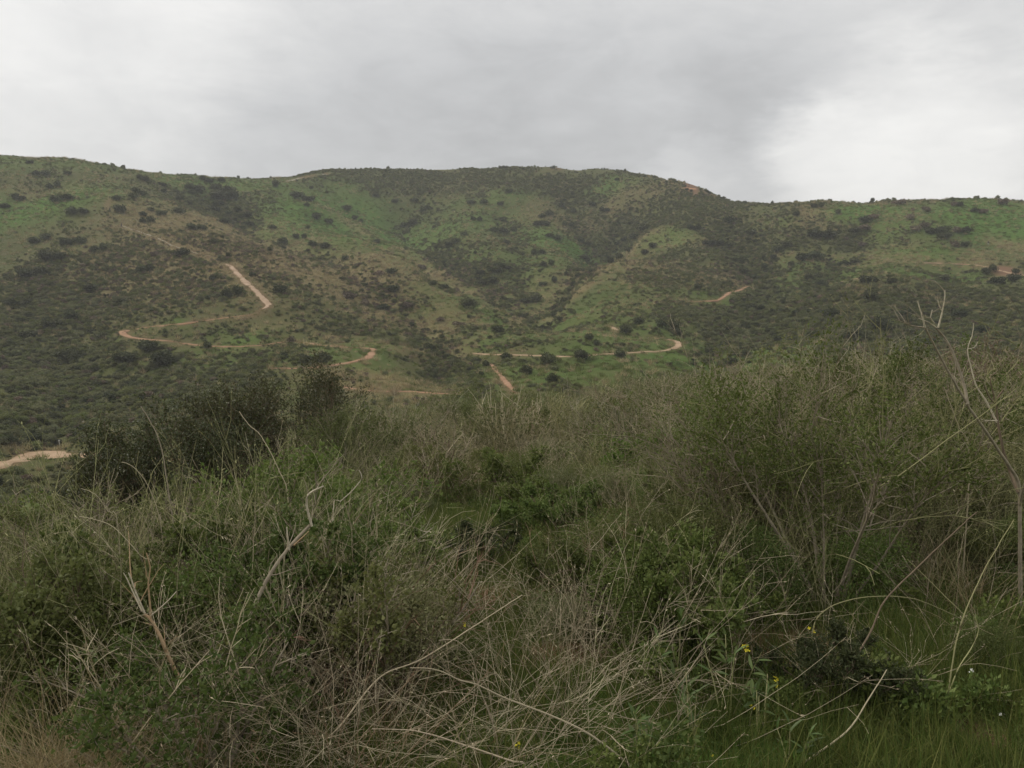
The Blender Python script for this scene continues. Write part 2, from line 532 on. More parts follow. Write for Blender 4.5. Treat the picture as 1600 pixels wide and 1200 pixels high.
DRY = [
    (615, 390, 16, 6, .8), (650, 408, 16, 6, .9), (684, 428, 18, 8, 1.1), (715, 446, 18, 6, 1.0), (745, 459, 18, 5, 1.0), (785, 471, 20, 4, .9), (822, 482, 16, 4, .8),
    (1003, 374, 14, 5, .8), (975, 398, 14, 5, .8), (950, 416, 14, 5, .9), (922, 433, 14, 4, .9), (893, 449, 14, 4, .9), (868, 463, 12, 4, .8),
    (330, 355, 45, 16, .9), (420, 395, 70, 20, 1.2), (510, 430, 60, 18, 1.1), (590, 470, 50, 18, 1.0), (660, 515, 40, 18, .9), (710, 545, 24, 14, .8),
    (690, 430, 30, 14, .7), (760, 462, 40, 7, .9), (640, 400, 26, 8, .4), (860, 340, 40, 12, .6), (920, 355, 26, 12, .6), (955, 320, 12, 14, .6),
    (1000, 300, 40, 14, .5), (1265, 335, 26, 16, .9), (1140, 345, 30, 8, .4), (940, 425, 40, 10, .6), (900, 445, 40, 10, .5), (1000, 395, 60, 12, .4), (1150, 430, 24, 14, .8),
    (1310, 460, 34, 8, .5), (1425, 385, 22, 10, .5), (1545, 408, 40, 9, .8), (1590, 385, 30, 10, .8), (1220, 400, 40, 8, .5), (1420, 408, 80, 5, .5),
    (600, 595, 60, 16, .9), (640, 560, 50, 14, .5), (440, 350, 40, 10, .3), (60, 300, 60, 8, .4), (40, 708, 80, 6, .9), (110, 702, 40, 5, 1.0), (950, 490, 60, 12, .3), (1400, 460, 80, 8, .4),
    (180, 330, 20, 10, .4), (450, 470, 50, 14, .3), (470, 510, 60, 14, .35), (1350, 400, 40, 8, .4), (1240, 310, 40, 6, .5),
]
SCRUB = [
    (30, 772, 70, 25, 1), (70, 745, 70, 9, .8), (40, 690, 90, 12, .7),
    (660, 395, 22, 8, .9), (700, 415, 24, 9, .9), (740, 437, 24, 9, 1), (790, 455, 26, 8, 1), (830, 468, 18, 5, .9), (900, 430, 14, 6, .5), (560, 335, 30, 10, .4), (600, 355, 24, 9, .6),
    (200, 420, 180, 50, 1), (120, 480, 150, 60, 1), (60, 580, 120, 70, 1), (250, 470, 120, 40, .8), (200, 620, 150, 40, .9), (30, 650, 60, 40, .8),
    (640, 285, 130, 16, 1), (830, 285, 120, 18, 1), (540, 285, 60, 12, .8), (930, 300, 40, 18, .6), (1060, 320, 60, 26, 1), (1110, 340, 50, 24, .9), (1020, 345, 40, 18, .6),
    (360, 330, 50, 18, 1), (400, 350, 40, 14, .8), (780, 500, 110, 26, .32), (900, 515, 120, 24, .32), (1080, 420, 80, 24, .6), (760, 425, 70, 20, .7),
    (1250, 500, 140, 40, .9), (1400, 520, 160, 50, .9), (1530, 490, 120, 40, .7), (1120, 510, 80, 20, .7), (1200, 365, 70, 30, .7), (1300, 370, 60, 16, .6), (1450, 365, 50, 20, .4),
    (560, 500, 80, 24, .5), (640, 350, 40, 20, .4), (1180, 440, 30, 30, .8), (730, 600, 40, 14, .6), (900, 610, 60, 12, .6),
]
SPARSE = GREEN[:1] + GREEN[1:2] + [(545, 368, 52, 20, 1.4), (1540, 345, 70, 34, 1.0), (590, 545, 20, 14, 1), (900, 575, 150, 14, .6), (600, 585, 70, 18, .7), (1060, 570, 60, 16, .8),
                                   (1360, 325, 70, 8, .6), (1460, 410, 80, 10, .5), (780, 315, 60, 8, .5)]
BARE = [(1575, 424, 16, 6, 1.6), (1080, 292, 8, 5, 2.2), (1088, 297, 5, 3, 1.6), (846, 259, 5, 1.5, .8), (870, 263, 6, 1.5, .7), (1562, 423, 8, 4, .6), (1105, 302, 12, 2, .6), (800, 610, 8, 6, .6),
        (168, 312, 5, 10, .5), (395, 455, 14, 12, .3), (820, 545, 20, 5, .3)]


class Zones:
    def __init__(self, lst):
        a = np.array([l[:4] for l in lst], float)
        c = hit(a[:, 0], a[:, 1])[:, :2]
        ex = hit(a[:, 0] + a[:, 2] * .5, a[:, 1])[:, :2] - hit(a[:, 0] - a[:, 2] * .5, a[:, 1])[:, :2]
        rng_ = np.hypot(c[:, 0], c[:, 1])
        ulen = np.clip(np.linalg.norm(ex, axis=1), 0, 3 * a[:, 2] / FPX * rng_)
        ulen = np.maximum(ulen, a[:, 2] / FPX * rng_ * .8)
        vy = np.linalg.norm(hit(a[:, 0], a[:, 1] - a[:, 3] * .5)[:, :2] - hit(a[:, 0], a[:, 1] + a[:, 3] * .5)[:, :2], axis=1)
        vlen = np.clip(vy, a[:, 3] / FPX * rng_ * 1.5, a[:, 3] / FPX * rng_ * 9)
        self.c, self.u, self.v = c, ulen, vlen
        d = c / rng_[:, None]
        self.dv = d; self.du = np.stack([d[:, 1], -d[:, 0]], 1)
        self.s = np.array([l[4] for l in lst])

    def __call__(self, x, y, jit=1.0):
        wx = x + fbm(x, y, 14, 3, 31) * 9 * jit; wy = y + fbm(x, y, 14, 3, 47) * 12 * jit
        o = np.zeros(np.shape(x))
        for c, u, v, du, dv, s in zip(self.c, self.u, self.v, self.du, self.dv, self.s):
            a = ((wx - c[0]) * du[0] + (wy - c[1]) * du[1]) / u; b = ((wx - c[0]) * dv[0] + (wy - c[1]) * dv[1]) / v
            e = a * a + b * b
            o = np.maximum(o, s * np.exp(-0.5 * e ** 1.5))
        return o


zGreen, zDry, zScrub, zSparse, zBare = Zones(GREEN), Zones(DRY), Zones(SCRUB), Zones(SPARSE), Zones(BARE)

# ------------------------------------------------------------------ materials
def new_mat(name):
    m = bpy.data.materials.new(name); m.use_nodes = True
    nt = m.node_tree; nt.nodes.clear()
    return m, nt, nt.nodes.new, nt.links.new


def leaf_mat(name, c0, c1, trans=0.32, rough=0.6, hue=0.0, inst=False, spec=0.25):
    """leaves: colour varies from leaf to leaf (and from plant to plant)"""
    m, nt, N, L = new_mat(name)
    out = N('ShaderNodeOutputMaterial')
    geo = N('ShaderNodeNewGeometry')
    mix = N('ShaderNodeMix'); mix.data_type = 'RGBA'
    mix.inputs[6].default_value = (*c0, 1); mix.inputs[7].default_value = (*c1, 1)
    L(geo.outputs['Random Per Island'], mix.inputs[0])
    col = mix.outputs[2]
    oi = N('ShaderNodeObjectInfo')
    hsv = N('ShaderNodeHueSaturation')
    mr = N('ShaderNodeMapRange'); mr.inputs[3].default_value = 0.72; mr.inputs[4].default_value = 1.3
    L(oi.outputs['Random'], mr.inputs[0]); L(mr.outputs[0], hsv.inputs['Value'])
    mh = N('ShaderNodeMath'); mh.operation = 'FRACT'
    mm = N('ShaderNodeMath'); mm.operation = 'MULTIPLY'; mm.inputs[1].default_value = 7.31
    L(oi.outputs['Random'], mm.inputs[0]); L(mm.outputs[0], mh.inputs[0])
    m2 = N('ShaderNodeMapRange'); m2.inputs[3].default_value = 0.482; m2.inputs[4].default_value = 0.512
    L(mh.outputs[0], m2.inputs[0]); L(m2.outputs[0], hsv.inputs['Hue'])
    L(col, hsv.inputs['Color']); col = hsv.outputs[0]
    p = N('ShaderNodeBsdfPrincipled'); p.inputs['Roughness'].default_value = rough
    p.inputs['Specular IOR Level'].default_value = spec
    L(col, p.inputs['Base Color'])
    if trans > 0:
        t = N('ShaderNodeBsdfTranslucent'); L(col, t.inputs[0])
        ms = N('ShaderNodeMixShader'); ms.inputs[0].default_value = trans
        L(p.outputs[0], ms.inputs[1]); L(t.outputs[0], ms.inputs[2]); L(ms.outputs[0], out.inputs[0])
    else:
        L(p.outputs[0], out.inputs[0])
    return m


def bark_mat(name, c0, c1, rough=0.85, scale=40):
    m, nt, N, L = new_mat(name)
    out = N('ShaderNodeOutputMaterial'); p = N('ShaderNodeBsdfPrincipled')
    p.inputs['Roughness'].default_value = rough; p.inputs['Specular IOR Level'].default_value = 0.15
    geo = N('ShaderNodeNewGeometry'); tc = N('ShaderNodeTexCoord')
    no = N('ShaderNodeTexNoise'); no.inputs['Scale'].default_value = scale; no.inputs['Detail'].default_value = 4
    L(tc.outputs['Object'], no.inputs['Vector'])
    ad = N('ShaderNodeMath'); ad.operation = 'ADD'
    s2 = N('ShaderNodeMath'); s2.operation = 'MULTIPLY'; s2.inputs[1].default_value = 0.7
    L(geo.outputs['Random Per Island'], s2.inputs[0])
    s3 = N('ShaderNodeMapRange'); s3.inputs[1].default_value = .35; s3.inputs[2].default_value = .65; s3.inputs[4].default_value = .45
    L(no.outputs[0], s3.inputs[0]); L(s2.outputs[0], ad.inputs[0]); L(s3.outputs[0], ad.inputs[1])
    mix = N('ShaderNodeMix'); mix.data_type = 'RGBA'
    mix.inputs[6].default_value = (*c0, 1); mix.inputs[7].default_value = (*c1, 1)
    L(ad.outputs[0], mix.inputs[0]); L(mix.outputs[2], p.inputs['Base Color'])
    b = N('ShaderNodeBump'); b.inputs['Strength'].default_value = 0.5; b.inputs['Distance'].default_value = 0.003
    L(no.outputs[0], b.inputs['Height']); L(b.outputs[0], p.inputs['Normal'])
    L(p.outputs[0], out.inputs[0])
    return m


def plain_mat(name, c, rough=0.7):
    m, nt, N, L = new_mat(name)
    out = N('ShaderNodeOutputMaterial'); p = N('ShaderNodeBsdfPrincipled')
    no = N('ShaderNodeTexNoise'); no.inputs['Scale'].default_value = 30
    mix = N('ShaderNodeMix'); mix.data_type = 'RGBA'
    mix.inputs[6].default_value = (c[0] * .75, c[1] * .75, c[2] * .75, 1); mix.inputs[7].default_value = (*[min(1, v * 1.15) for v in c], 1)
    L(no.outputs[0], mix.inputs[0]); L(mix.outputs[2], p.inputs['Base Color']); p.inputs['Roughness'].default_value = rough
    L(p.outputs[0], out.inputs[0])
    return m


def dirt_mat(name, c0, c1):
    m, nt, N, L = new_mat(name)
    out = N('ShaderNodeOutputMaterial'); p = N('ShaderNodeBsdfPrincipled'); p.inputs['Roughness'].default_value = 0.95
    p.inputs['Specular IOR Level'].default_value = 0.1
    tc = N('ShaderNodeTexCoord')
    n1 = N('ShaderNodeTexNoise'); n1.inputs['Scale'].default_value = 0.35; n1.inputs['Detail'].default_value = 8; n1.inputs['Roughness'].default_value = .65
    L(tc.outputs['Object'], n1.inputs['Vector'])
    mr = N('ShaderNodeMapRange'); mr.inputs[1].default_value = .33; mr.inputs[2].default_value = .67; L(n1.outputs[0], mr.inputs[0])
    mix = N('ShaderNodeMix'); mix.data_type = 'RGBA'; mix.inputs[6].default_value = (*c0, 1); mix.inputs[7].default_value = (*c1, 1)
    L(mr.outputs[0], mix.inputs[0]); L(mix.outputs[2], p.inputs['Base Color'])
    b = N('ShaderNodeBump'); b.inputs['Strength'].default_value = .6; b.inputs['Distance'].default_value = .08
    n2 = N('ShaderNodeTexNoise'); n2.inputs['Scale'].default_value = 3; n2.inputs['Detail'].default_value = 6
    L(tc.outputs['Object'], n2.inputs['Vector']); L(n2.outputs[0], b.inputs['Height']); L(b.outputs[0], p.inputs['Normal'])
    L(p.outputs[0], out.inputs[0])
    return m


def ground_mat():
    m, nt, N, L = new_mat('hillside_cover')
    out = N('ShaderNodeOutputMaterial'); p = N('ShaderNodeBsdfPrincipled'); p.inputs['Roughness'].default_value = 0.95
    p.inputs['Specular IOR Level'].default_value = 0.08
    tc = N('ShaderNodeTexCoord'); at_ = N('ShaderNodeAttribute'); at_.attribute_name = 'cover'
    sp = N('ShaderNodeSeparateColor'); L(at_.outputs['Color'], sp.inputs[0])

    def noise(s, d, r=.6):
        n_ = N('ShaderNodeTexNoise'); n_.inputs['Scale'].default_value = s; n_.inputs['Detail'].default_value = d; n_.inputs['Roughness'].default_value = r
        L(tc.outputs['Object'], n_.inputs['Vector']); return n_.outputs[0]

    def rng_(v, a, b, lo=0., hi=1.):
        r_ = N('ShaderNodeMapRange'); r_.inputs[1].default_value = a; r_.inputs[2].default_value = b; r_.inputs[3].default_value = lo; r_.inputs[4].default_value = hi
        L(v, r_.inputs[0]); return r_.outputs[0]

    def mixc(f, a, b):
        x = N('ShaderNodeMix'); x.data_type = 'RGBA'
        for i, v in ((0, f), (6, a), (7, b)):
            if isinstance(v, tuple): x.inputs[i].default_value = (*v, 1)
            else: L(v, x.inputs[i])
        return x.outputs[2]

    def math_(op, a, b):
        x = N('ShaderNodeMath'); x.operation = op; x.use_clamp = True
        for i, v in enumerate((a, b)):
            if isinstance(v, (int, float)): x.inputs[i].default_value = v
            else: L(v, x.inputs[i])
        return x.outputs[0]
    big, mid, fine = noise(.06, 6), noise(.35, 6, .65), noise(2.2, 6, .7)
    tiny = noise(14, 4, .7)
    base = mixc(rng_(big, .35, .65), COVER['olive'], COVER['khaki'])
    base = mixc(rng_(mid, .42, .66, 0, .7), base, COVER['brown'])
    base = mixc(rng_(fine, .5, .75, 0, .6), base, COVER['dark'])
    g = mixc(rng_(mid, .35, .65), COVER['green'], COVER['lime'])
    fac_g = math_('MULTIPLY', sp.outputs[1], rng_(fine, .25, .5, .55, 1.0))
    base = mixc(fac_g, base, g)
    d = mixc(rng_(fine, .35, .65), COVER['dry'], COVER['straw'])
    fac_d = math_('MULTIPLY', sp.outputs[0], rng_(mid, .3, .55, .55, 1.0))
    base = mixc(fac_d, base, d)
    s = mixc(rng_(tiny, .35, .7), COVER['soil'], COVER['soil2'])
    fac_s = math_('MULTIPLY', sp.outputs[2], rng_(fine, .3, .5, .6, 1.0))
    base = mixc(fac_s, base, s)
    L(base, p.inputs['Base Color'])
    b = N('ShaderNodeBump'); b.inputs['Strength'].default_value = .8; b.inputs['Distance'].default_value = .35
    L(fine, b.inputs['Height'])
    b2 = N('ShaderNodeBump'); b2.inputs['Strength'].default_value = .5; b2.inputs['Distance'].default_value = .03
    L(tiny, b2.inputs['Height']); L(b.outputs[0], b2.inputs['Normal']); L(b2.outputs[0], p.inputs['Normal'])
    L(p.outputs[0], out.inputs[0])
    return m


COVER = dict(olive=(0.080, 0.096, 0.030), khaki=(0.112, 0.116, 0.042), brown=(0.130, 0.110, 0.053), dark=(0.052, 0.063, 0.022),
             green=(.068, .150, .023), lime=(.108, .176, .036), dry=(0.205, 0.153, 0.080), straw=(0.255, 0.204, 0.096),
             soil=(.165, .090, .052), soil2=(.275, .170, .108))

# near bare soil: photo column, distance, half size across and along
SOIL_NEAR = [(1245, 5.0, .55, .5), (762, 6.6, .5, .45), (735, 10.6, .8, .5), (1590, 3.8, .16, .2), (1590, 5.4, .5, .2), (1470, 6.6, .35, .4), (1060, 7.6, .6, .5), (1180, 6.2, .4, .35), (330, 6.5, .5, .5), (700, 8.2, .6, .4), (900, 5.0, .4, .3)]

def on_soil(x, y):
    o = np.zeros(len(x))
    for px, d, a, b in SOIL_NEAR:
        c = ground_at(px, d); o = np.maximum(o, np.clip(1.6 - np.sqrt(((x - c[0]) / a) ** 2 + ((y - c[1]) / b) ** 2), 0, 1))
    return o


# ------------------------------------------------------------------ the ground sheet
cov = np.zeros(ZZ.shape + (4,), np.float32); cov[..., 3] = 1
sel = (R2 > 50) & (R2 < 640) & (np.abs(A2) < R(44))
xs, ys = X2[sel], Y2[sel]
cov[..., 0][sel] = np.clip(np.maximum(zDry(xs, ys) * .72, crest(xs + fbm(xs, ys, 7, 3, 333) * 7, ys) * np.clip(.62 + fbm(xs, ys, 9, 3, 341) * 1.5, 0, .9)), 0, 1)
cov[..., 1][sel] = np.clip(zGreen(xs, ys), 0, 1)
cov[..., 2][sel] = np.clip(zBare(xs, ys, .2), 0, 1)
nb = np.where((pathd < 1.2), np.clip(1 - (pathd + .2) / 1.4, 0, 1) * .7, 0)
cov[..., 2] = np.maximum(cov[..., 2], nb)
near = R2 < 50
nx, ny = X2[near], Y2[near]
gn = np.clip(.55 + fbm(nx, ny, 3.5, 3, 61) * 1.6, 0, 1); dn = np.clip(.3 + fbm(nx, ny, 2.6, 3, 71) * 1.7, 0, 1)
sn = np.clip(fbm(nx, ny, 1.7, 3, 81) * 2.2 - .38, 0, .8)
for px, d, a, b in SOIL_NEAR:
    c = ground_at(px, d)
    wx = nx + fbm(nx, ny, .5, 3, 91) * .35; wy = ny + fbm(nx, ny, .5, 3, 95) * .35
    sn = np.maximum(sn, np.clip(1.5 - np.sqrt(((wx - c[0]) / a) ** 2 + ((wy - c[1]) / b) ** 2) * 1.1, 0, 1))
cov[..., 0][near] = dn * np.clip((nx * 0 + R2[near]) / 14, .3, 1); cov[..., 1][near] = gn; cov[..., 2][near] = sn

nA, nR = ZZ.shape
V = np.stack([X2, Y2, ZZ], -1).reshape(-1, 3)
idx = np.arange(nA * nR).reshape(nA, nR)
F = np.stack([idx[:-1, :-1], idx[:-1, 1:], idx[1:, 1:], idx[1:, :-1]], -1).reshape(-1, 4)
cidx = len(V)
V = np.concatenate([V, [[0, 0, float(ZZ[:, 0].mean())]]])
fan = np.stack([np.full(nA - 1, cidx), idx[:-1, 0], idx[1:, 0]], -1)
gm = np_mesh('hillside_ground', V, [F, fan], [ground_mat()], smooth=True)
ca = gm.attributes.new('cover', 'FLOAT_COLOR', 'POINT')
ca.data.foreach_set('color', np.concatenate([cov.reshape(-1, 4), [[0, 1, 0, 1]]]).astype(np.float32).ravel())
ground = tag(link('hillside_ground', gm), 'rolling green and brown scrub hillsides with a grassy near slope', 'hillside', kind='structure')

# ------------------------------------------------------------------ path strips
PM = {'orange': dirt_mat('orange_earth', (.46, .245, .125), (.58, .33, .18)), 'tan': dirt_mat('path_tan', (.33, .225, .14), (.49, .355, .235)), 'red': dirt_mat('path_red', (.31, .175, .105), (.44, .275, .175)),
      'pink': dirt_mat('path_pink', (.33, .225, .15), (.55, .41, .29)), 'pale': dirt_mat('path_pale', (.30, .27, .20), (.40, .36, .26))}
for (nm, w, col, pts, lab), q, z in zip(PATHS, PW, pz):
    t = np.gradient(q, axis=0); t /= np.linalg.norm(t, axis=1)[:, None] + 1e-9
    s = np.stack([t[:, 1], -t[:, 0]], 1)
    l = np.arange(len(q)) * .8
    hw = w / 2 * (1 + fbm(l, l * 0, 3.0, 3, len(nm)) * .9)
    hw2 = w / 2 * (1 + fbm(l, l * 0 + 50, 3.0, 3, len(nm) + 5) * .9)
    taper = np.clip(np.minimum(np.arange(len(q)), np.arange(len(q))[::-1]) / 5, .25, 1)
    cols = []
    for k, (f, dz) in enumerate(((-1.25, -.30), (-1, .05), (-.5, .07), (0, .055), (.5, .07), (1, .05), (1.25, -.30))):
        h = (hw if f < 0 else hw2) * taper
        cols.append(np.concatenate([q + s * (f * h)[:, None], (z + dz + (fbm(l * 1.0, l * 0 + k * 3, 1.5, 2, 3) * .05))[:, None]], 1))
    Vp = np.stack(cols, 1)
    n_, m_ = Vp.shape[:2]
    ix = np.arange(n_ * m_).reshape(n_, m_)
    Fp = np.stack([ix[:-1, :-1], ix[:-1, 1:], ix[1:, 1:], ix[1:, :-1]], -1).reshape(-1, 4)
    me = np_mesh('dirt_path', Vp.reshape(-1, 3), [Fp], [PM[col]], smooth=True)
    tag(link({'road': 'dirt_road', 'bare slope': 'bare_earth'}.get(nm, 'dirt_path'), me), lab, {'road': 'road', 'bare slope': 'bare earth'}.get(nm, 'path'), kind='structure')

# ------------------------------------------------------------------ plant builders
def unit(v):
    return v / (np.linalg.norm(v, axis=-1, keepdims=True) + 1e-9)


def grow(g, start, dirs, length, K=6, wob=.25, droop=0.0):
    """n wandering stems -> (n,K,3)"""
    n_ = len(start)
    start = np.asarray(start, float); d = unit(np.asarray(dirs, float))
    step = (np.asarray(length, float) / (K - 1))[:, None] * np.ones((n_, 1))
    out = np.empty((n_, K, 3)); out[:, 0] = start
    bend = g.normal(0, wob * .5, (n_, 3))
    dr = np.broadcast_to(np.asarray(droop, float), (n_,))[:, None] * np.array([[0, 0, -1.0]])
    cur = d
    for k in range(1, K):
        cur = unit(cur + (bend + g.normal(0, wob, (n_, 3))) / K * 1.6 + dr / K)
        out[:, k] = out[:, k - 1] + cur * step
    return out


def tube(lines, r0, r1, sides=3):
    """(n,K,3) -> V, quads"""
    n_, K, _ = lines.shape
    t = unit(np.gradient(lines, axis=1))
    ref = np.where(np.abs(t[..., 2:3]) > .9, np.array([1.0, 0, 0]), np.array([0, 0, 1.0]))
    a = unit(np.cross(t, ref)); b = np.cross(t, a)
    ang = np.arange(sides) / sides * 2 * math.pi
    w = np.linspace(0, 1, K)[None, :]
    r = np.asarray(r0, float).reshape(-1, 1) * (1 - w) + np.asarray(r1, float).reshape(-1, 1) * w
    ring = (a[:, :, None] * np.cos(ang)[None, None, :, None] + b[:, :, None] * np.sin(ang)[None, None, :, None]) * r[:, :, None, None]
    V = lines[:, :, None] + ring
    ix = np.arange(n_ * K * sides).reshape(n_, K, sides)
    nx_ = np.roll(ix, -1, axis=2)
    F = np.stack([ix[:, :-1], nx_[:, :-1], nx_[:, 1:], ix[:, 1:]], -1).reshape(-1, 4)
    return V.reshape(-1, 3), F


def leaves(g, pos, dirs, ln, wd, fold=.25, curl=.0):
    """folded diamond leaves -> V, tris"""
    n_ = len(pos)
    d = unit(dirs); s = unit(np.cross(d, g.normal(0, 1, (n_, 3)))); nn = np.cross(d, s)
    ln = np.asarray(ln, float).reshape(-1, 1) * np.ones((n_, 1)); wd = np.asarray(wd, float).reshape(-1, 1) * np.ones((n_, 1))
    mid = pos + d * ln * .45
    V = np.stack([pos, mid + s * wd / 2 + nn * wd * fold, pos + d * ln - nn * ln * curl, mid - s * wd / 2 + nn * wd * fold], 1)
    i = np.arange(n_)[:, None] * 4
    F = np.concatenate([i + np.array([[0, 1, 2]]), i + np.array([[0, 2, 3]])])
    return V.reshape(-1, 3), F


def pick(g, lines, m, lo=.2, hi=1.0):
    """m points along the lines with their directions"""
    n_, K, _ = lines.shape
    i = g.integers(0, n_, m); t = lo + (hi - lo) * np.sqrt(g.random(m))
    f = t * (K - 1); k = np.clip(f.astype(int), 0, K - 2); u = (f - k)[:, None]
    p = lines[i, k] * (1 - u) + lines[i, k + 1] * u
    d = unit(lines[i, k + 1] - lines[i, k])
    return p, d, i, t


def merge(parts):
    Vs, Fs, o = [], [], 0
    for V, F in parts:
        Vs.append(V); Fs.append(F + o); o += len(V)
    return np.concatenate(Vs), Fs


def rnd_dir(g, n_, tilt_lo, tilt_hi):
    a = g.random(n_) * 2 * math.pi; t = np.radians(tilt_lo + (tilt_hi - tilt_lo) * g.random(n_))
    return np.stack([np.cos(a) * np.sin(t), np.sin(a) * np.sin(t), np.cos(t)], -1)


# ------------------------------------------------------------------ materials for plants
LM = dict(
    sage=leaf_mat('sage_leaf', (0.135, 0.148, 0.064), (0.215, 0.225, 0.108)),
    olive=leaf_mat('olive_leaf', (.110, .132, .038), (.195, .212, .075)),
    dark=leaf_mat('dark_leaf', (.050, .064, .024), (.098, .110, .045)),
    brown=leaf_mat('dead_leaf', (0.127, 0.098, 0.065), (0.233, 0.182, 0.121), trans=.1),
    green=leaf_mat('green_leaf', (.090, .135, .028), (.188, .228, .066), trans=.3),
    fresh=leaf_mat('fresh_leaf', (0.085, 0.175, 0.026), (0.159, 0.265, 0.053), trans=.35),
    sumac=leaf_mat('sumac_leaf', (.060, .078, .024), (.122, .130, .046), trans=.2, rough=.4, spec=.5),
    grass=leaf_mat('grass_blade', (.064, .112, .020), (.180, .195, .056), trans=.35),
    straw=leaf_mat('straw_blade', (0.265, 0.212, 0.107), (0.488, 0.408, 0.229), trans=.15),
    stalk=leaf_mat('dry_stalk', (.25, .20, .118), (.66, .58, .40), trans=0, rough=.75),
    greenstalk=leaf_mat('green_stalk', (.20, .205, .080), (.47, .45, .225), trans=0, rough=.7),
    russet=leaf_mat('russet_stalk', (0.16, 0.098, 0.06), (0.3, 0.205, 0.13), trans=0, rough=.8),
)
BM = dict(grey=bark_mat('grey_bark', (.20, .16, .115), (.43, .37, .275)), brown=bark_mat('brown_bark', (.105, .077, .050), (.235, .180, .125)),
          pale=bark_mat('pale_wood', (.42, .36, .265), (.74, .66, .51)), tan=bark_mat('tan_wood', (.32, .21, .115), (.54, .385, .235)))


# ------------------------------------------------------------------ prototype meshes shared by many plants
def bush_mesh(seed, mat, n_leaf=850, ln=.085, wd=.055, flat=.68, lobes=7, core=True):
    """a rounded shrub one metre across, its origin at the ground"""
    g = np.random.default_rng(seed)
    cs, rs = [], []
    for k in range(lobes):
        a = g.random() * 6.283; q = .30 * math.sqrt(g.random()) if k else 0
        rs.append(.14 + .13 * g.random() if k else .28)
        cs.append((math.cos(a) * q, math.sin(a) * q, (.22 + .30 * g.random()) * flat / .68 if k else .28))
    cs = np.array(cs); rs = np.array(rs)
    pr = rs ** 2 / (rs ** 2).sum()
    i = g.choice(lobes, n_leaf, p=pr)
    d = unit(g.normal(0, 1, (n_leaf, 3)) + np.array([0, 0, .35]))
    rad = rs[i] * (.55 + .6 * g.random(n_leaf))
    pos = cs[i] + d * rad[:, None] * np.array([1, 1, .9]); pos[:, 2] = np.maximum(pos[:, 2], .01)
    ld = unit(d + g.normal(0, .75, (n_leaf, 3)))
    sc = .6 + .8 * g.random(n_leaf)
    parts = [leaves(g, pos, ld, ln * sc, wd * sc)]
    if core:
        # woody middle: a few thick lumpy balls of twigs
        for c, r in zip(cs, rs):
            u_ = np.linspace(0, 2 * math.pi, 7)[:-1]; v_ = np.array([-.5, .1, .6])
            ring = np.array([[math.cos(a) * math.cos(b), math.sin(a) * math.cos(b), math.sin(b)] for b in v_ for a in u_])
            Vc = c + ring * r * .62 * (1 + g.normal(0, .12, (18, 1)))
            Vc = np.concatenate([Vc, [c + [0, 0, r * .62]]]); Vc[:, 2] = np.maximum(Vc[:, 2], 0)
            f = [(6 * b + a, 6 * b + (a + 1) % 6, 6 * b + 6 + (a + 1) % 6) for b in range(2) for a in range(6)]
            f += [(6 * b + a, 6 * b + 6 + (a + 1) % 6, 6 * b + 6 + a) for b in range(2) for a in range(6)]
            f += [(12 + a, 12 + (a + 1) % 6, 18) for a in range(6)]
            parts.append((Vc, np.array(f)))
    V, F = merge(parts)
    return np_mesh('shrub_foliage', V, F, [mat])


def twiggy_mesh(seed, stem_mat, lmat, n=26, n_tw=120, n_leaf=250, h=.8, tilt=62):
    """open twiggy dry bush, one metre across"""
    g = np.random.default_rng(seed)
    st = np.concatenate([g.normal(0, .06, (n, 2)), np.zeros((n, 1))], 1)
    m = grow(g, st, rnd_dir(g, n, 5, tilt), h * (.55 + .5 * g.random(n)), 5, .3, -.05)
    p, d, i, t = pick(g, m, n_tw, .25, .95)
    tw = grow(g, p, unit(d + g.normal(0, .5, (n_tw, 3))), .12 + .22 * g.random(n_tw), 4, .35)
    a = tube(m, .008, .003); b = tube(tw, .004, .0018)
    p, d, _, _ = pick(g, tw, n_leaf, .2, 1)
    c = leaves(g, p, unit(d + g.normal(0, .6, (n_leaf, 3))), .03 + .04 * g.random(n_leaf), .02)
    V, F = merge([a, b, c])
    k = sum(len(f) for f in F[:2])
    mi = np.zeros(sum(len(f) for f in F), np.int32); mi[k:] = 1
    return np_mesh('shrub_twigs', V, F, [stem_mat, lmat], mi)


def tuft_mesh(seed, mat, n=24, h=.18, w=.006, tilt=40, spread=.06, droop=.8, K=4):
    g = np.random.default_rng(seed)
    st = np.concatenate([g.normal(0, spread, (n, 2)), np.full((n, 1), -.01)], 1)
    l = grow(g, st, rnd_dir(g, n, 2, tilt), h * (.5 + .7 * g.random(n)), K, .15, droop)
    t = unit(np.gradient(l, axis=1)); s = unit(np.cross(t, g.normal(0, 1, (n, 1, 3))))
    ww = (w * np.linspace(1, .12, K))[None, :, None]
    V = np.stack([l - s * ww / 2, l + s * ww / 2], 2)
    ix = np.arange(n * K * 2).reshape(n, K, 2)
    F = np.stack([ix[:, :-1, 0], ix[:, :-1, 1], ix[:, 1:, 1], ix[:, 1:, 0]], -1).reshape(-1, 4)
    return np_mesh('grass_tuft', V.reshape(-1, 3), [F], [mat])


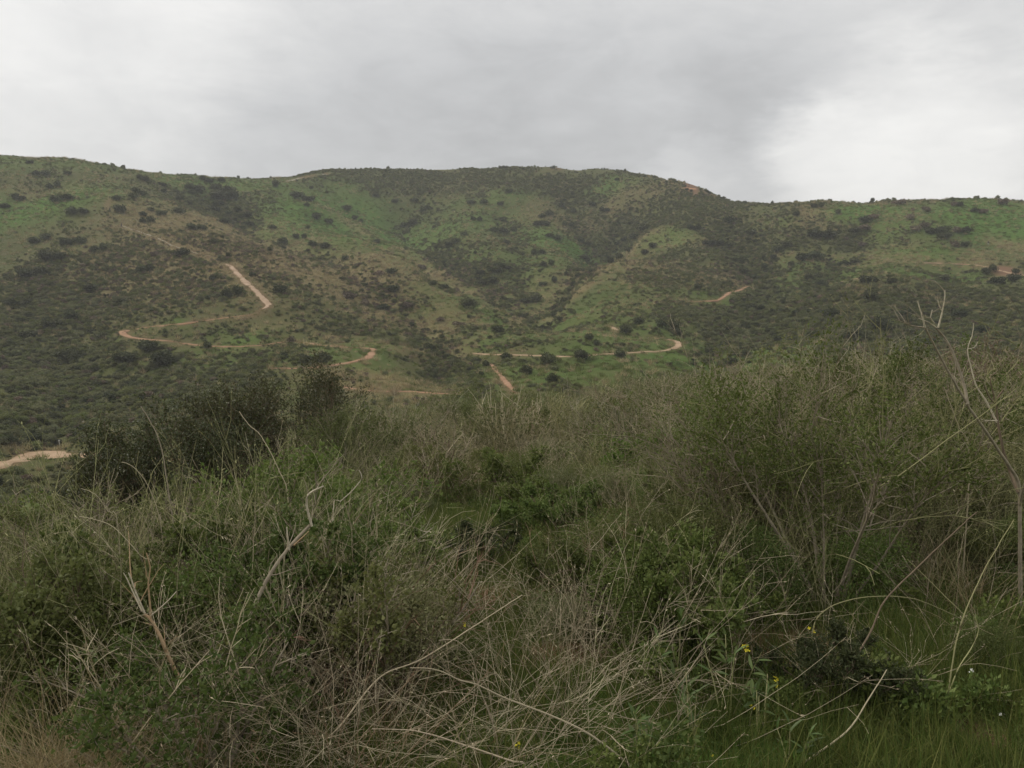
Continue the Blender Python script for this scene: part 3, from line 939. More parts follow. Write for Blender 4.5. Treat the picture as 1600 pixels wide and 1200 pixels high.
def stalk_mesh(seed, mat, n=14, h=.9, tilt=(5, 50), r=.0019, spread=.12, twigs=44, droop=.4, wob=.36, heads=60):
    g = np.random.default_rng(seed)
    st = np.concatenate([g.normal(0, spread, (n, 2)), np.full((n, 1), -.02)], 1)
    l = grow(g, st, rnd_dir(g, n, *tilt), h * (.45 + .75 * g.random(n)), 7, wob, droop * (g.random(n) ** 1.5) * 2)
    parts = [tube(l, r * (.7 + .6 * g.random(n)), r * .35)]
    if twigs:
        p, d, i, t = pick(g, l, twigs, .3, .95)
        tw = grow(g, p, unit(d + g.normal(0, .45, (twigs, 3))), h * (.1 + .25 * g.random(twigs)), 4, .3, .1)
        parts.append(tube(tw, r * .6, r * .3))
        if heads:
            p, d, _, _ = pick(g, tw, heads, .3, 1.0)
            parts.append(leaves(g, p, unit(d + g.normal(0, .5, (heads, 3))), .010 + .016 * g.random(heads), .005))
    V, F = merge(parts)
    return np_mesh('dry_stalk', V, F, [mat])


def proto(name, me):
    return bpy.data.objects.new(name, me)      # never linked: only its mesh is used


def scatter(name, pts, rot, scl, var, protos, label, cat, kind='stuff'):
    """one object of uncountable small plants: geometry-node instances on a cloud of points"""
    me = bpy.data.meshes.new(name)
    pts = np.asarray(pts, np.float32)
    me.vertices.add(len(pts)); me.vertices.foreach_set('co', pts.ravel())
    for nm, arr, ty, ch in (('rot', rot, 'FLOAT_VECTOR', 'vector'), ('scl', scl, 'FLOAT_VECTOR', 'vector'), ('vari', var, 'INT', 'value')):
        a = me.attributes.new(nm, ty, 'POINT')
        a.data.foreach_set(ch, np.asarray(arr, np.int32 if ty == 'INT' else np.float32).ravel())
    ng = bpy.data.node_groups.new(name + '_nodes', 'GeometryNodeTree')
    ng.interface.new_socket('Geometry', in_out='INPUT', socket_type='NodeSocketGeometry')
    ng.interface.new_socket('Geometry', in_out='OUTPUT', socket_type='NodeSocketGeometry')
    N, L = ng.nodes.new, ng.links.new
    gi, go = N('NodeGroupInput'), N('NodeGroupOutput')
    iop = N('GeometryNodeInstanceOnPoints'); iop.inputs['Pick Instance'].default_value = True
    g2i = N('GeometryNodeGeometryToInstance')
    for p_ in protos:
        oi = N('GeometryNodeObjectInfo'); oi.inputs['Object'].default_value = p_; oi.inputs['As Instance'].default_value = False
        L(oi.outputs['Geometry'], g2i.inputs[0])

    def attr(nm, ty):
        a_ = N('GeometryNodeInputNamedAttribute'); a_.data_type = ty; a_.inputs[0].default_value = nm; return a_.outputs[0]
    L(gi.outputs[0], iop.inputs['Points']); L(g2i.outputs[0], iop.inputs['Instance'])
    L(attr('vari', 'INT'), iop.inputs['Instance Index'])
    L(attr('rot', 'FLOAT_VECTOR'), iop.inputs['Rotation']); L(attr('scl', 'FLOAT_VECTOR'), iop.inputs['Scale'])
    L(iop.outputs[0], go.inputs[0])
    o = link(name, me)
    md = o.modifiers.new('plants', 'NODES'); md.node_group = ng
    tag(o, label, cat, kind=kind)
    return o


def polar_points(g, n_, r0, r1, azd):
    a = np.radians(g.uniform(-azd, azd, n_)); r = np.sqrt(g.uniform(r0 ** 2, r1 ** 2, n_))
    return r * np.sin(a), r * np.cos(a)


def instance_args(g, n_, smin, smax, zlo=.8, zhi=1.2, tilt=.12):
    rot = np.stack([g.normal(0, tilt, n_), g.normal(0, tilt, n_), g.uniform(0, 6.283, n_)], -1)
    s = smin + (smax - smin) * g.random(n_) ** 1.6
    return rot, s, np.stack([s, s, s * g.uniform(zlo, zhi, n_)], -1)


# ------------------------------------------------------------------ scrub that covers the hills (a mass nobody could count)
SKYL = np.array([(p_[0], p_[1], p_[2]) for p_ in SEEN[:23]])
HB = dict(
    sage=[proto('sage_bush', bush_mesh(100 + k, LM['sage'])) for k in range(4)],
    olive=[proto('olive_bush', bush_mesh(120 + k, LM['olive'])) for k in range(4)],
    dark=[proto('dark_bush', bush_mesh(140 + k, LM['dark'])) for k in range(4)],
    brown=[proto('brown_bush', bush_mesh(160 + k, LM['brown'], n_leaf=600, flat=.55)) for k in range(3)],
    straw=[proto('dry_clump', tuft_mesh(180 + k, LM['straw'], n=50, h=.75, w=.035, tilt=55, spread=.22, droop=.7)) for k in range(3)],
    grass=[proto('grass_clump', tuft_mesh(190 + k, LM['grass'], n=60, h=.45, w=.04, tilt=50, spread=.28, droop=.6)) for k in range(3)],
)
g = np.random.default_rng(11)
x, y = polar_points(g, 190000, 62, 520, 37)
sc_, sp_, gr_, dr_ = zScrub(x, y), zSparse(x, y), zGreen(x, y), zDry(x, y)
clump = fbm(x, y, 9, 3, 201)
pd, _ = near_path(x, y)
bare = zBare(x, y, .2)
front = np.ones(len(x), bool)
# keep the sight of the paths free: nothing tall just below them
gul_ = gully(x, y)
dens = np.clip(.17 + .92 * sc_ + .55 * gul_ - .65 * sp_ - .34 * gr_ - .08 * dr_ - .42 * crest(x, y) + clump * .85, 0.008, 1)
keep = (g.random(len(x)) < dens) & (pd > .45) & (bare < .35)
x, y, sc_, gr_, dr_, pd, clump, gul_ = [v[keep] for v in (x, y, sc_, gr_, dr_, pd, clump, gul_)]
z = zat(x, y)
u = g.random(len(x))
kind = np.where(u < .50 - .25 * dr_ - .2 * gul_, 0, np.where(u < .93 - .36 * dr_ - .2 * gul_, 1, np.where(u < .955 - .36 * dr_ + .02 * gul_, 2, 3)))
toward = near_path(x + x / np.hypot(x, y) * 2.2, y + y / np.hypot(x, y) * 2.2)[0]
small = (pd < 2.0) | (toward < 1.2)
for kk, (nm, lab, cat) in enumerate((('sage_scrub', 'grey green sage scrub covering the hillsides', 'scrub'), ('olive_scrub', 'low olive green scrub covering the hillsides', 'scrub'),
                                     ('dark_scrub', 'small dark green bushes dotted all over the hillsides', 'scrub'), ('brown_scrub', 'dead brown scrub spread over the hillsides', 'scrub'))):
    m = kind == kk
    nn = int(m.sum())
    rot, s, scl = instance_args(g, nn, .6, 2.0, .55, .95)
    f = np.where(small[m], .38, 1.0)[:, None] * (0.72 + .3 * np.clip(sc_[m], 0, 1) + .35 * gul_[m])[:, None]
    pr = HB[('sage', 'olive', 'dark', 'brown')[kk]]
    scatter(nm, np.stack([x[m], y[m], z[m] - .05], -1), rot, scl * f, g.integers(0, len(pr), nn), pr, lab, cat)
# bushes along the skyline
t_ = g.random(520); px_ = np.interp(t_, np.linspace(0, 1, len(SKYL)), SKYL[:, 0]); dd_ = np.interp(px_, SKYL[:, 0], SKYL[:, 2]) * g.uniform(.965, 1.03, len(px_))
x = (px_ - 800) / FPX * dd_ * 1.006; y = dd_
k_ = (fbm(x, y, 22, 3, 271) > -.05) & (zGreen(x, y) < .5) & (near_path(x, y)[0] > 1)
x, y = x[k_], y[k_]
rot, s_, scl = instance_args(g, len(x), .8, 2.6, .7, 1.3)
scatter('skyline_scrub', np.stack([x, y, zat(x, y) - .05], -1), rot, scl, g.integers(0, 4, len(x)), HB['dark'][:2] + HB['sage'][:2], 'small ragged bushes along the skyline of the hills', 'scrub')
# tussocks of dry and green grass on the slopes
x, y = polar_points(g, 90000, 60, 470, 36)
gr_, dr_, sc_ = zGreen(x, y), zDry(x, y), zScrub(x, y)
pd, _ = near_path(x, y); bare = zBare(x, y, .2)
base = (pd > .05) & (bare < .4)
k1 = base & (g.random(len(x)) < np.clip(.12 + .6 * dr_ + fbm(x, y, 12, 2, 222) * .4, 0, 1))
k2 = base & ~k1 & (g.random(len(x)) < np.clip(.18 + .6 * gr_, 0, 1))
for nm, m, pr, lab in (('dry_grass', k1, HB['straw'], 'pale dry grass tussocks on the hillsides'), ('hill_grass', k2, HB['grass'], 'short green grass tussocks on the hillsides')):
    nn = int(m.sum()); rot, s, scl = instance_args(g, nn, .7, 1.7)
    scatter(nm, np.stack([x[m], y[m], zat(x[m], y[m])], -1), rot, scl, g.integers(0, len(pr), nn), pr, lab, 'grass')

# ------------------------------------------------------------------ single bushes that stand out on the hills
Z3 = 540 / 1600.0
TRACED = []
for ox, oy, lst in (
    (0, 200, [(60, 112, 70), (245, 120, 24), (135, 157, 34), (190, 205, 70), (310, 207, 40), (245, 268, 60), (280, 322, 90), (360, 377, 90), (20, 360, 45), (90, 322, 60), (540, 325, 45),
              (620, 318, 55), (560, 379, 60), (660, 228, 60), (755, 262, 40), (900, 270, 80), (955, 230, 80), (1025, 240, 50), (1030, 272, 110), (1275, 262, 50), (1440, 278, 25),
              (1515, 298, 25), (1400, 317, 95), (640, 290, 70), (760, 292, 40), (815, 294, 42), (890, 297, 40), (850, 327, 80), (1045, 312, 120), (1420, 356, 30), (1465, 413, 55), (1525, 430, 55),
              (1260, 456, 55), (1425, 464, 26), (1390, 499, 66), (1310, 532, 58), (1450, 537, 55), (1505, 542, 66), (700, 379, 38), (745, 396, 45), (660, 400, 40), (830, 390, 50), (680, 426, 70),
              (915, 452, 90), (1130, 402, 66), (1160, 442, 48), (985, 527, 50), (1250, 566, 36), (1345, 601, 36), (1300, 746, 84), (235, 592, 120), (185, 502, 100), (340, 517, 100), (150, 667, 120),
              (455, 557, 76), (665, 657, 90), (845, 582, 62), (990, 692, 66), (1070, 762, 110), (1170, 681, 46), (90, 800, 110), (230, 910, 90), (690, 1012, 100), (960, 1012, 50), (1350, 987, 60),
              (1455, 1062, 150), (580, 1062, 100), (745, 1072, 110), (310, 1062, 90), (1010, 345, 60), (1080, 380, 70), (1040, 430, 60), (990, 380, 50), (420, 740, 80), (560, 800, 70), (330, 870, 80),
              (120, 960, 90), (480, 960, 70)]),
    (530, 200, [(170, 312, 38), (255, 338, 38), (35, 370, 48), (85, 420, 58), (610, 342, 46), (670, 345, 36), (745, 348, 46), (355, 335, 36), (400, 370, 54), (320, 440, 74), (635, 415, 56), (760, 425, 36),
                (810, 470, 40), (740, 467, 84), (785, 292, 34), (955, 394, 76), (940, 434, 84), (1030, 358, 46), (1085, 384, 40), (1060, 442, 58), (1175, 353, 38), (1285, 238, 26), (1230, 376, 54),
                (990, 491, 82), (1135, 522, 68), (1140, 602, 56), (525, 527, 66), (580, 493, 30), (630, 576, 30), (775, 529, 46), (800, 561, 38), (920, 571, 66), (175, 526, 48), (25, 605, 42),
                (220, 571, 38), (380, 642, 54), (215, 657, 100), (435, 722, 46), (490, 732, 54), (545, 752, 38), (760, 632, 80), (720, 652, 80), (660, 667, 56), (690, 702, 100), (965, 622, 74), (1050, 676, 26),
                (1170, 657, 46), (1110, 682, 38), (995, 707, 38), (940, 722, 46), (1390, 477, 84), (1345, 562, 46), (1430, 552, 76), (1280, 602, 76), (1300, 522, 64), (885, 782, 100), (1000, 832, 46),
                (1045, 797, 48), (600, 817, 84), (310, 817, 68), (250, 742, 64), (45, 772, 84), (120, 812, 58), (200, 832, 66), (990, 866, 40), (1025, 887, 38), (730, 927, 78), (1320, 942, 58), (1155, 970, 58),
                (1520, 905, 120), (1570, 947, 56), (1385, 897, 56), (965, 1080, 110), (870, 1122, 78), (420, 1022, 56), (680, 1097, 48), (660, 1137, 40), (990, 1167, 76),
                (470, 880, 60), (850, 870, 50), (560, 905, 60), (1190, 1000, 40)]),
    (1060, 200, [(430, 327, 40), (580, 322, 30), (645, 354, 62), (740, 391, 40), (545, 399, 42), (1015, 347, 54), (1295, 352, 62), (1390, 377, 70), (1505, 344, 52), (1085, 379, 26), (1145, 376, 44), (1070, 413, 52),
                 (880, 411, 86), (830, 462, 94), (1120, 452, 86), (1200, 467, 96), (1310, 467, 86), (1300, 532, 76), (1230, 500, 70), (850, 541, 54), (790, 617, 94), (520, 629, 38), (235, 427, 56), (340, 487, 56), (670, 484, 120),
                 (480, 542, 100), (600, 582, 110), (150, 527, 84), (215, 532, 84), (75, 462, 66), (620, 680, 84), (400, 642, 48), (280, 612, 74), (300, 662, 56), (350, 692, 58), (440, 601, 38), (660, 717, 56),
                 (885, 707, 76), (990, 707, 56), (885, 782, 76), (480, 806, 38), (1440, 657, 76), (1230, 696, 56), (1562, 666, 40), (1550, 702, 56), (1470, 711, 56), (300, 802, 46), (360, 832, 90), (540, 852, 56),
                 (90, 737, 56), (230, 927, 66), (320, 927, 46), (140, 1032, 56), (250, 1087, 84), (310, 1047, 64), (930, 922, 90), (1130, 982, 110), (760, 782, 46), (1400, 932, 90), (700, 860, 80), (820, 960, 90),
                 (620, 960, 70), (1040, 860, 70), (1300, 860, 80), (470, 980, 60)])):
    for a, b, w in lst:
        TRACED.append((ox + a * Z3, oy + b * Z3, w * Z3))


def hill_region(px, py):
    if py < 290 and px < 560: return 'on the upper left ridge', 'ridge'
    if px < 250 and py < 345: return 'on the bright green grass of the left hill', 'meadow'
    if px < 430 and py < 345: return 'in the dark gully near the left skyline', 'gully'
    if px < 430 and py < 480 and (py - 330) > (px - 200) * .62: return 'on the sage covered flank of the left spur', 'flank'
    if px < 300: return 'on the shaded lower left slope above the road', 'lower'
    if px < 620 and py < 400: return 'on the green slope of the second spur', 'second'
    if px < 720 and py < 545 and py > 400: return 'on the brown dry slope left of centre', 'brown'
    if px < 760 and py >= 500: return 'near the hairpin paths in the left valley', 'hairpin'
    if px < 1000 and py < 350: return 'below the main hilltop', 'top'
    if px < 900 and py < 470: return 'in the central hollow', 'hollow'
    if px < 1080 and py < 470: return 'on the spur right of the central hollow', 'third'
    if px < 1085: return 'on the middle mound near the level path', 'mound'
    if py < 370 and px > 1330: return 'on the green top of the right hill', 'right top'
    if py < 400 and px <= 1330: return 'on the grey shoulder of the right hill', 'shoulder'
    if py > 450: return 'on the low dark slope of the right hill', 'right low'
    return 'on the grassy face of the right hill', 'right face'


# bushes told apart one by one
OWN = {(530 + 775 * Z3, 200 + 1057 * Z3, 64 * Z3): 'round dark bush on the level path, leftmost of three in a row',
       (530 + 1120 * Z3, 200 + 1054 * Z3, 84 * Z3): 'round dark bush on the level path, middle one of three in a row',
       (530 + 1300 * Z3, 200 + 1042 * Z3, 86 * Z3): 'round dark bush on the level path, rightmost of three in a row'}
ALLB = [(p, None) for p in TRACED] + list(OWN.items())
gx = np.random.default_rng(5)
bases = hit([b[0][0] for b in ALLB], [b[0][1] + b[0][2] * .22 for b in ALLB])
BUSH = []
for (b, own), P0 in zip(ALLB, bases):
    r = math.hypot(P0[0], P0[1])
    wm = b[2] / FPX * r * 1.12
    nsub = 1 if (wm < 6.2 or own) else 2
    where, grp = hill_region(b[0], b[1])
    for q in range(nsub):
        off = (q - (nsub - 1) / 2) * wm / nsub * .85
        x_, y_ = P0[0] + off, P0[1] + gx.normal(0, .6) * (nsub > 1)
        s = wm / nsub * (1.0 if nsub == 1 else 1.25) * gx.uniform(.9, 1.1)
        brown = ((b[0] > 1300 and b[1] < 400) or grp == 'brown') and gx.random() < .5 and not own
        mesh = HB['brown' if brown else 'dark'][len(BUSH) % 3].data
        o = link('hill_shrub', mesh, None, (x_, y_, float(zat(x_, y_)) - .08))
        o.rotation_euler = (0, 0, gx.uniform(0, 6.283))
        w2 = 1.25 if wm / nsub > 3.6 else 1.0
        o.scale = (s * w2 * .9, s * gx.uniform(.8, 1.0), s * gx.uniform(.72, .95) / w2)
        BUSH.append((b[0] + off / r * FPX, b[1], where, brown, own, o, s))
ORD = ['first', 'second', 'third', 'fourth', 'fifth', 'sixth', 'seventh', 'eighth', 'ninth', 'tenth', 'eleventh', 'twelfth', 'thirteenth', 'fourteenth', 'fifteenth', 'sixteenth', 'seventeenth', 'eighteenth']
groups = {}
for b in BUSH:
    groups.setdefault((b[2], b[3]), []).append(b)
for (where, brown), lst in groups.items():
    kindw = 'brown shrub ' if brown else 'dark shrub '
    lst = [b for b in lst if not b[4]]
    rows = max(1, math.ceil(len(lst) / 13))
    lst.sort(key=lambda b: b[1])
    names = {1: [''], 2: ['upper row, ', 'lower row, '], 3: ['top row, ', 'middle row, ', 'bottom row, '], 4: ['top row, ', 'upper middle row, ', 'lower middle row, ', 'bottom row, ']}[min(rows, 4)]
    rows = min(rows, 4)
    size = math.ceil(len(lst) / rows) if lst else 1
    for k in range(rows):
        row = sorted(lst[k * size:(k + 1) * size], key=lambda b: b[0])
        for i_, b in enumerate(row):
            pos = ', ' + names[k] + ('leftmost' if i_ == 0 else 'rightmost' if i_ == len(row) - 1 else ORD[min(i_, 17)] + ' from left') if len(lst) > 1 else ''
            tag(b[5], kindw + where + pos, 'shrub', kindw.strip() + 's ' + where)
for b in BUSH:
    if b[4]: tag(b[5], b[4], 'shrub', 'bushes along the level path')
print('hill shrubs', len(BUSH))

# ------------------------------------------------------------------ the near slope: shrubs one by one
def near_shrub(name, label, px, d, top, width, leaf, bark, seed, n_main=7, n_sub=12, n_tw=5, n_leaf=5000, ln=.026, wd=.017, lo=.15, tilt=None,
               bare=0.0, r0=.011, group=None, droop=.0, wob=.32, cat='shrub', dead=None, upright=1.0, stemlen=1.0):
    """multi-stemmed shrub: every main stem (with its twigs) a part, the leaves a part, dead twigs a part"""
    g = np.random.default_rng(seed)
    base = ground_at(px, d); base[2] -= .03
    H = max(.35, at(px, top, d)[2] - base[2]); Wd = width / FPX * d
    root = empty(name, tuple(base)); tag(root, label, cat, group)
    tl = tilt if tilt is not None else min(62, math.degrees(math.atan2(Wd * .5, H * .75)))
    a = (np.arange(n_main) + g.random(n_main) * .7) / n_main * 2 * math.pi
    t = np.radians(tl) * np.sqrt((np.arange(n_main) + .5) / n_main)[g.permutation(n_main)]
    dirs = np.stack([np.cos(a) * np.sin(t), np.sin(a) * np.sin(t), np.cos(t)], -1)
    st = np.stack([np.cos(a) * .05 * Wd, np.sin(a) * .05 * Wd, np.zeros(n_main)], -1)
    L_ = H * stemlen * (.72 + .32 * g.random(n_main)) / np.maximum(np.cos(t), .62)
    main = grow(g, st, dirs, L_, 9, wob, droop)
    allsub, alltw = [], []
    for k in range(n_main):
        p, dd, i, tt = pick(g, main[k:k + 1], n_sub, lo, .98)
        sub = grow(g, p, unit(dd * .9 + g.normal(0, .55, (n_sub, 3)) + np.array([0, 0, .25 * upright])), H * (.16 + .26 * g.random(n_sub)) * (1.1 - .5 * tt), 6, wob, droop)
        p, dd, i, tt = pick(g, sub, n_sub * n_tw, .15, 1.0)
        tw = grow(g, p, unit(dd + g.normal(0, .55, (len(p), 3)) + np.array([0, 0, .2 * upright])), H * (.05 + .11 * g.random(len(p))), 4, wob)
        V, F = merge([tube(main[k:k + 1], r0 * (.75 + .5 * g.random(1)), r0 * .22, 5), tube(sub, r0 * .34, r0 * .13, 3), tube(tw, r0 * .17, r0 * .09, 3)])
        link('stem', np_mesh('stem', V, F, [BM[bark]], smooth=True), root)
        allsub.append(sub); alltw.append(tw)
    sub = np.concatenate(allsub); tw = np.concatenate(alltw)
    if n_leaf:
        m1 = int(n_leaf * .3)
        p1, d1, _, _ = pick(g, sub, m1, .3, 1); p2, d2, _, _ = pick(g, tw, n_leaf - m1, .1, 1)
        p = np.concatenate([p1, p2]); dd = np.concatenate([d1, d2])
        tips = g.random(len(p)) < .4            # leaf clusters round the twig ends
        ctr = sub[g.integers(0, len(sub), 90), -1]
        q_ = ctr[g.integers(0, 90, len(p))] + g.normal(0, .045 * H + .012, (len(p), 3))
        p = np.where(tips[:, None], q_, p)
        # leaves gather in clumps along the twigs
        cl = vnoise(p[:, 0] / (.11 * H + .03) + seed, p[:, 1] / (.11 * H + .03) + p[:, 2] / (.09 * H + .03), seed)
        k = (cl > -.5 + .62 * bare + .12) ; p, dd = p[k], dd[k]
        s = .55 + .8 * g.random(len(p))
        V, F = leaves(g, p, unit(dd * .7 + g.normal(0, .6, (len(p), 3)) + np.array([0, 0, .15])), ln * s, wd * s, .22, .12)
        tag(link('foliage', np_mesh('foliage', V, [F], [LM[leaf]]), root), kind='stuff')
    if dead:
        nd, dm = dead
        p, dd, _, _ = pick(g, main, nd, .05, .9)
        dl = grow(g, p, unit(dd + g.normal(0, .55, (nd, 3)) + np.array([0, 0, .3])), H * (.3 + .5 * g.random(nd)), 7, wob * 1.1, .25 * g.random(nd))
        p2, d2, _, _ = pick(g, dl, nd * 3, .3, .95)
        dt = grow(g, p2, unit(d2 + g.normal(0, .5, (nd * 3, 3))), H * (.06 + .16 * g.random(nd * 3)), 4, wob)
        V, F = merge([tube(dl, r0 * .3, r0 * .12), tube(dt, r0 * .17, r0 * .09)])
        tag(link('dry_twigs', np_mesh('dry_twigs', V, F, [LM[dm] if dm in LM else BM[dm]]), root), kind='stuff')
    return root


